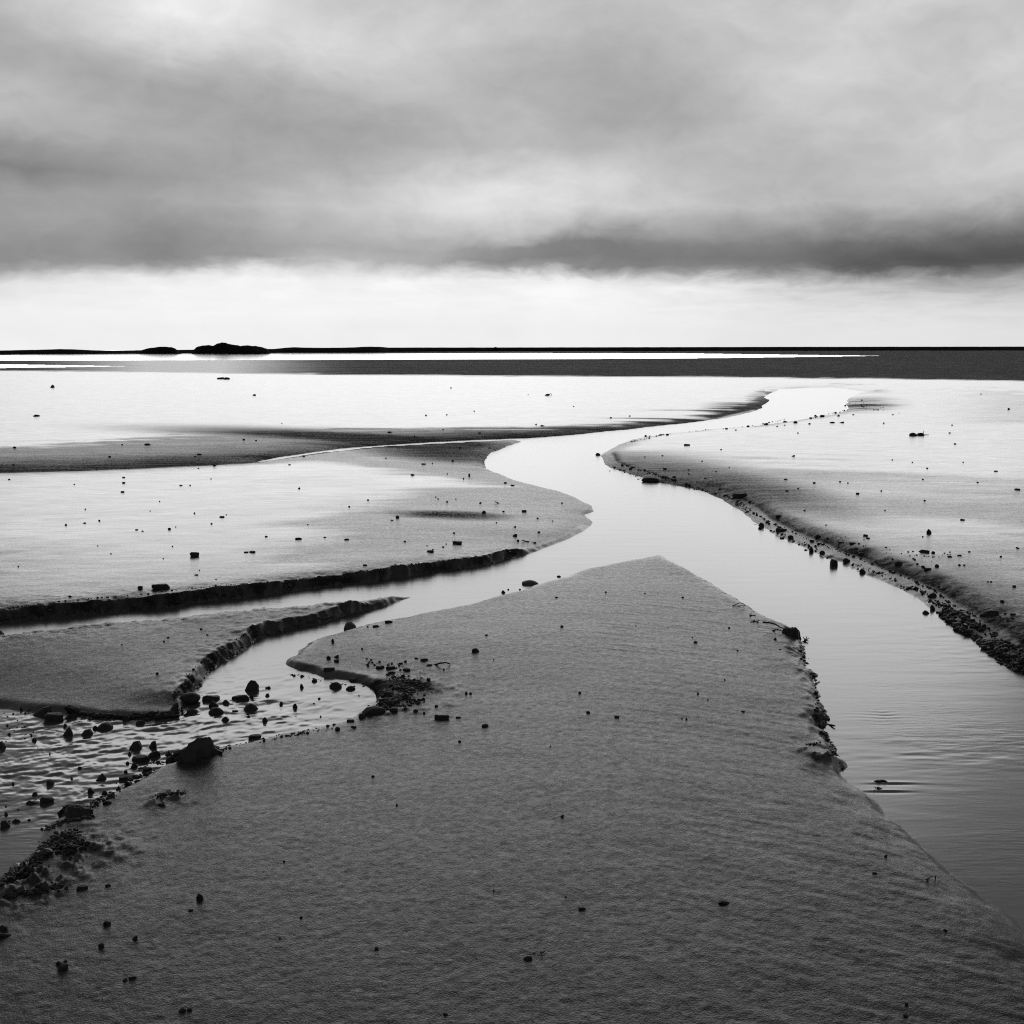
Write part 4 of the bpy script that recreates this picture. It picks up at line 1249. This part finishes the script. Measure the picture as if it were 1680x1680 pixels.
def gravel(name, strokes, label, kindname='gravel', material=None):
    """strokes: (list of px points, spread px across, count, min px, max px)"""
    X, Y, SZ = [], [], []
    for pts, spr, cnt, s0, s1 in strokes:
        pts = np.array(pts, float)
        cnt = int(cnt * GRAVEL_DENSITY)
        seg = np.linalg.norm(np.diff(pts, axis=0), axis=1); cum = np.concatenate([[0], np.cumsum(seg)])
        u = rng.uniform(0, cum[-1], cnt)
        x = np.interp(u, cum, pts[:, 0]); y = np.interp(u, cum, pts[:, 1])
        # clumpy along the stroke
        keep = (vnoise(u / 14 + 3, u * 0, 77) + 0.5) > rng.uniform(-0.35, 0.75, cnt)
        r_ = rng.normal(0, 0.45, cnt) * spr
        r2 = rng.normal(0, 0.45, cnt) * spr
        x = x + r_ * 1.6; y = y + r2 * 0.6
        s_ = s0 + (s1 - s0) * rng.uniform(0, 1, cnt) ** 2.6
        X.append(x[keep]); Y.append(y[keep]); SZ.append(s_[keep])
    X = np.concatenate(X); Y = np.concatenate(Y); SZ = np.concatenate(SZ)
    P = place_px(X, Y, 5)
    n = len(X)
    L = np.sqrt((P ** 2).sum(1) + CAM_H ** 2)
    s_ = SZ * L / F * 0.5
    V = np.repeat(IV[None], n, 0) * (1 + rng.normal(0, 0.2, (n, 12, 1)))
    sc = rng.uniform(0.6, 1.25, (n, 1, 3)) * np.array([1.1, 0.9, 0.62])
    V = V * sc
    th = rng.uniform(0, 6.28, n); c, s2 = np.cos(th)[:, None], np.sin(th)[:, None]
    V = np.stack([V[..., 0] * c - V[..., 1] * s2, V[..., 0] * s2 + V[..., 1] * c, V[..., 2]], -1)
    V = V * s_[:, None, None]
    P[:, 2] = np.maximum(P[:, 2], -0.004) + s_ * 0.22
    V = V + P[:, None, :]
    o_ = P.mean(0)
    V = (V - o_).reshape(-1, 3)
    Fc = (IF[None] + (np.arange(n) * 12)[:, None, None]).reshape(-1, 3)
    me = bpy.data.meshes.new(name)
    me.vertices.add(len(V)); me.vertices.foreach_set('co', V.astype(f32).ravel())
    me.loops.add(len(Fc) * 3); me.loops.foreach_set('vertex_index', Fc.astype(np.int32).ravel())
    me.polygons.add(len(Fc)); me.polygons.foreach_set('loop_start', np.arange(0, len(Fc) * 3, 3, dtype=np.int32))
    me.update(calc_edges=True)
    me.materials.append(material or M_GRAVEL)
    o = bpy.data.objects.new(name, me); COL.objects.link(o); o.location = o_
    tag(o, label, 'gravel', kind='stuff')
    return n


GRAVEL_DENSITY = 1.4
M_GRAVEL = stone_material('dark_gravel', 0.010, 0.6, 4.0)
for nd in M_GRAVEL.node_tree.nodes:
    if nd.type == 'TEX_NOISE': nd.inputs['Scale'].default_value *= 12
ng = 0
ng += gravel('gravel', [([(0, 1452), (30, 1436), (60, 1414), (75, 1395), (90, 1375)], 11, 420, 2.5, 9),
                        ([(85, 1390), (110, 1368), (130, 1385), (105, 1400)], 13, 420, 2.5, 9),
                        ([(75, 1362), (110, 1348), (150, 1340)], 6, 150, 2, 7),
                        ([(10, 1470), (60, 1465), (100, 1450)], 10, 120, 2, 6)], 'dark wet gravel on the lower left shore of the pool')
ng += gravel('gravel', [([(140, 1330), (165, 1315), (185, 1303), (205, 1290), (215, 1278), (235, 1270), (250, 1262)], 6, 300, 2, 8),
                        ([(225, 1262), (250, 1252), (275, 1250), (300, 1250)], 5, 120, 2.5, 8),
                        ([(350, 1236), (380, 1226), (410, 1219), (440, 1213), (500, 1203), (550, 1192)], 3.5, 330, 1.5, 6),
                        ([(258, 1308), (275, 1303), (300, 1302)], 5, 60, 2.5, 7), ([(260, 1322), (270, 1318)], 4, 15, 2, 6)], 'dark gravel strung along the near shore of the pool')
ng += gravel('gravel', [([(125, 1170), (150, 1173), (180, 1175), (215, 1176), (250, 1172), (285, 1168), (300, 1162)], 5, 420, 2, 9),
                        ([(230, 1182), (260, 1176), (290, 1174), (310, 1172)], 4, 130, 3, 10), ([(0, 1172), (40, 1170), (100, 1172)], 4, 60, 2, 5),
                        ([(285, 1145), (295, 1135), (305, 1125)], 3, 30, 2, 5)], 'dark gravel along the far sand edge of the pool')
ng += gravel('gravel', [([(625, 1142), (640, 1133), (655, 1128), (672, 1136), (660, 1146), (636, 1152), (622, 1158)], 9, 620, 2, 9),
                        ([(600, 1168), (630, 1163), (660, 1158), (690, 1150)], 8, 180, 2, 7),
                        ([(640, 1110), (680, 1120), (700, 1132)], 12, 160, 1.5, 6),
                        ([(600, 1085), (640, 1095), (690, 1100)], 9, 60, 1.5, 5)], 'heap of dark gravel at the corner of the pool inlet')
ng += gravel('gravel', [([(482, 1106), (510, 1112), (545, 1120), (585, 1126), (610, 1130)], 4, 150, 2, 6)], 'strewn dark pebbles below the undercut edge of the inlet')
ng += gravel('gravel', [([(0, 1200), (30, 1190), (60, 1200), (30, 1215)], 9, 90, 2, 6), ([(5, 1330), (30, 1326), (60, 1318), (80, 1318)], 5, 110, 2, 6),
                        ([(0, 1350), (30, 1350)], 5, 40, 2, 7), ([(0, 1270), (60, 1290)], 14, 40, 2, 5), ([(180, 1305), (230, 1255)], 6, 60, 2, 5)], 'dark gravel breaking the surface of the left riffles')
ng += gravel('gravel', [([(1545, 1005), (1560, 1018), (1580, 1034), (1600, 1045), (1615, 1058)], 5, 330, 3, 12),
                        ([(1560, 1003), (1580, 1012), (1600, 1030)], 8, 130, 2, 8),
                        ([(1618, 1055), (1640, 1068), (1665, 1080), (1700, 1090), (1760, 1120)], 11, 800, 3, 14),
                        ([(1630, 1075), (1655, 1090), (1700, 1112), (1780, 1155)], 7, 380, 3, 11)], 'dark wet gravel on the lower east bank at the right border')
ng += gravel('gravel', [([(1480, 962), (1500, 966), (1520, 975)], 5, 60, 1.5, 5), ([(1400, 925), (1440, 940), (1475, 955)], 4, 50, 1.5, 5), ([(1240, 860), (1300, 885), (1340, 902)], 4, 50, 1.5, 5),
                        ([(1190, 812), (1240, 850)], 3, 40, 1.5, 4), ([(1000, 765), (1060, 788), (1120, 798), (1180, 812)], 3, 90, 1.5, 4.5), ([(1370, 885), (1500, 915), (1560, 915)], 12, 40, 1.5, 4)], 'fine dark gravel along the foot of the east bank')
ng += gravel('gravel', [([(1290, 687), (1250, 696), (1200, 703), (1150, 707), (1090, 713), (1020, 729)], 1.2, 90, 1.5, 4.5), ([(1330, 687), (1392, 672)], 2, 25, 1.5, 4), ([(1395, 660), (1480, 680)], 9, 30, 1, 3)], 'fine dark gravel along the far river edge')
ng += gravel('gravel', [([(1315, 1060), (1320, 1090), (1338, 1110), (1340, 1145)], 2.5, 60, 1.5, 4), ([(1340, 1160), (1356, 1178), (1350, 1192)], 4, 70, 2, 5),
                        ([(1352, 1200), (1368, 1228), (1382, 1260)], 3, 70, 1.5, 4.5), ([(1322, 1222), (1345, 1220)], 3, 20, 2, 5)], 'small dark clods along the crumbling river edge of the central sandbank')
gravel('crumbled_sand', [([(0, 1018), (100, 1009), (167, 1003), (233, 998), (333, 985), (467, 970), (627, 950), (747, 934), (840, 915)], 2.2, 240, 2, 7),
                          ([(0, 1000), (83, 989), (150, 982), (233, 975), (333, 964), (450, 955), (560, 942), (700, 923), (800, 911), (860, 902)], 1.6, 130, 2, 5)],
       'crumbled lumps of dark sand fallen along the long cut bank', material=M_SAND)
gravel('crumbled_sand', [([(318, 1134), (345, 1100), (383, 1074), (413, 1055), (457, 1036), (560, 1011), (603, 1001)], 2.4, 150, 2, 6),
                          ([(283, 1141), (295, 1127), (320, 1096), (350, 1077), (390, 1049), (433, 1023)], 2.0, 80, 2, 5), ([(1318, 1075), (1338, 1112), (1343, 1150), (1352, 1200), (1375, 1245)], 4, 90, 2, 8)],
       'crumbled lumps of dark sand along the cut edge of the low spit and sandbank', material=M_SAND)
gravel('crumbled_sand', [([(1020, 762), (1100, 786), (1207, 820), (1253, 853), (1327, 885), (1403, 915), (1470, 940), (1530, 967), (1563, 993), (1603, 1013)], 2.5, 300, 1.5, 6),
                          ([(1530, 985), (1580, 1012), (1640, 1050), (1700, 1080)], 8, 260, 2, 8)], 'dark crumbled sand and grit along the lip of the east bank', material=M_GRAVEL)
print('tris', sum(len(o.data.loop_triangles) or len(o.data.polygons) * 2 for o in scene.objects if o.type == 'MESH')); print('gravel stones', ng, 'individual', len(STONES))

# ------------------------------------------------------------------ far shore
def ridge(name, cols, depth, label, cat=None, kind=None, seed=1, amp=0.25, step=1.0):
    """low land seen end on: cols = (x px, crest y px, foot y px)"""
    cols = np.array(cols, float)
    xs_ = np.arange(cols[0, 0], cols[-1, 0] + step, step)
    top = np.interp(xs_, cols[:, 0], cols[:, 1]); foot = np.interp(xs_, cols[:, 0], cols[:, 2])
    G_ = ground(xs_, foot, 0)
    n = len(xs_); prof = [(0, 0.0), (0.15, .35), (0.4, .8), (0.6, 1.0), (0.85, .7), (1.0, 0.0)]
    prof = [(-0.03, -0.15)] + prof + [(1.05, -0.15)]
    X, Y, Z = [], [], []
    for t, p in prof:
        D = G_[:, 1] + depth * t
        crest = np.array([px_world(x_, y_, d_).z for x_, y_, d_ in zip(xs_, top, G_[:, 1] + depth * 0.6)])
        crest = np.maximum(crest, 0.02)
        nn = fbm(xs_ * 0.23 / max(step, 0.5), np.full(n, t * 5.0), seed, 3) * amp
        zz = p * crest * (1 + nn * min(1, 3 * (1 - abs(p - 1)) if p < 1 else 0.25)) if p > 0 else np.full(n, p)
        X.append(G_[:, 0] * D / G_[:, 1]); Y.append(D); Z.append(zz)
    X = np.array(X); Y = np.array(Y); Z = np.array(Z)
    c = (X.mean(), Y.mean(), 0)
    o = grid_mesh(name, X - c[0], Y - c[1], Z, smooth_=False)
    o.location = c
    o.data.materials.append(M_ROCK)
    return tag(o, label, cat, kind=kind)


ridge('shingle_spit', [(-900, 576, 586), (-300, 575.5, 582.6), (0, 575, 581.0), (60, 573.8, 581), (100, 572.6, 581), (125, 573.2, 581), (150, 574.6, 581), (190, 575.2, 580.8), (225, 574.6, 580.6), (300, 573.8, 580), (450, 572.4, 579.3),
      (470, 570.3, 579.1), (485, 569.5, 579), (500, 570.3, 579), (540, 570.6, 578.8), (575, 570.0, 578.6), (600, 568.8, 578.4), (622, 568.9, 578.2), (640, 570.3, 577.6), (700, 570.1, 577), (840, 570.0, 576.4),
      (1120, 569.4, 575.8), (1400, 568.9, 575.4), (1680, 568.6, 575.1), (2200, 567.5, 573.8), (2800, 566, 572.5)], 20, 'long low black spit of land closing the lagoon', kind='structure', seed=5, amp=0.12, step=2.0)
ridge('rocky_islet', [(224, 580, 580.9), (230, 575.5, 581), (240, 572.2, 581), (252, 570, 581), (262, 568.8, 581), (272, 568.6, 581), (281, 569.4, 581), (288, 571.5, 581), (294, 577, 580.9), (298, 580, 580.8)], 14,
      'lower and smaller black islet on the horizon left of the highest one', 'islet', seed=8)
ridge('rocky_islet', [(314, 580, 580.8), (318, 574, 580.9), (323, 569.5, 580.9), (331, 567, 580.9), (343, 566.2, 580.9), (350, 567, 580.9), (356, 563.8, 580.9), (363, 562, 580.9), (372, 562.6, 580.9), (384, 565.8, 580.9), (394, 567.2, 580.9),
      (402, 566.9, 580.9), (420, 567.6, 580.8), (430, 569.4, 580.7), (438, 572, 580.6), (444, 578, 580.5)], 18, 'highest black rocky islet with a humped crest on the horizon', 'islet', seed=3)
P = ground(np.array([813.]), np.array([576.5]), 0)[0]
o = put_stone(P, 10, 8.2, 'r', 'boulder'); o.data = o.data.copy(); o.data.materials.clear(); o.data.materials.append(M_ROCK)
tag(o, 'single black boulder rising just above the far spit near the middle', 'boulder')
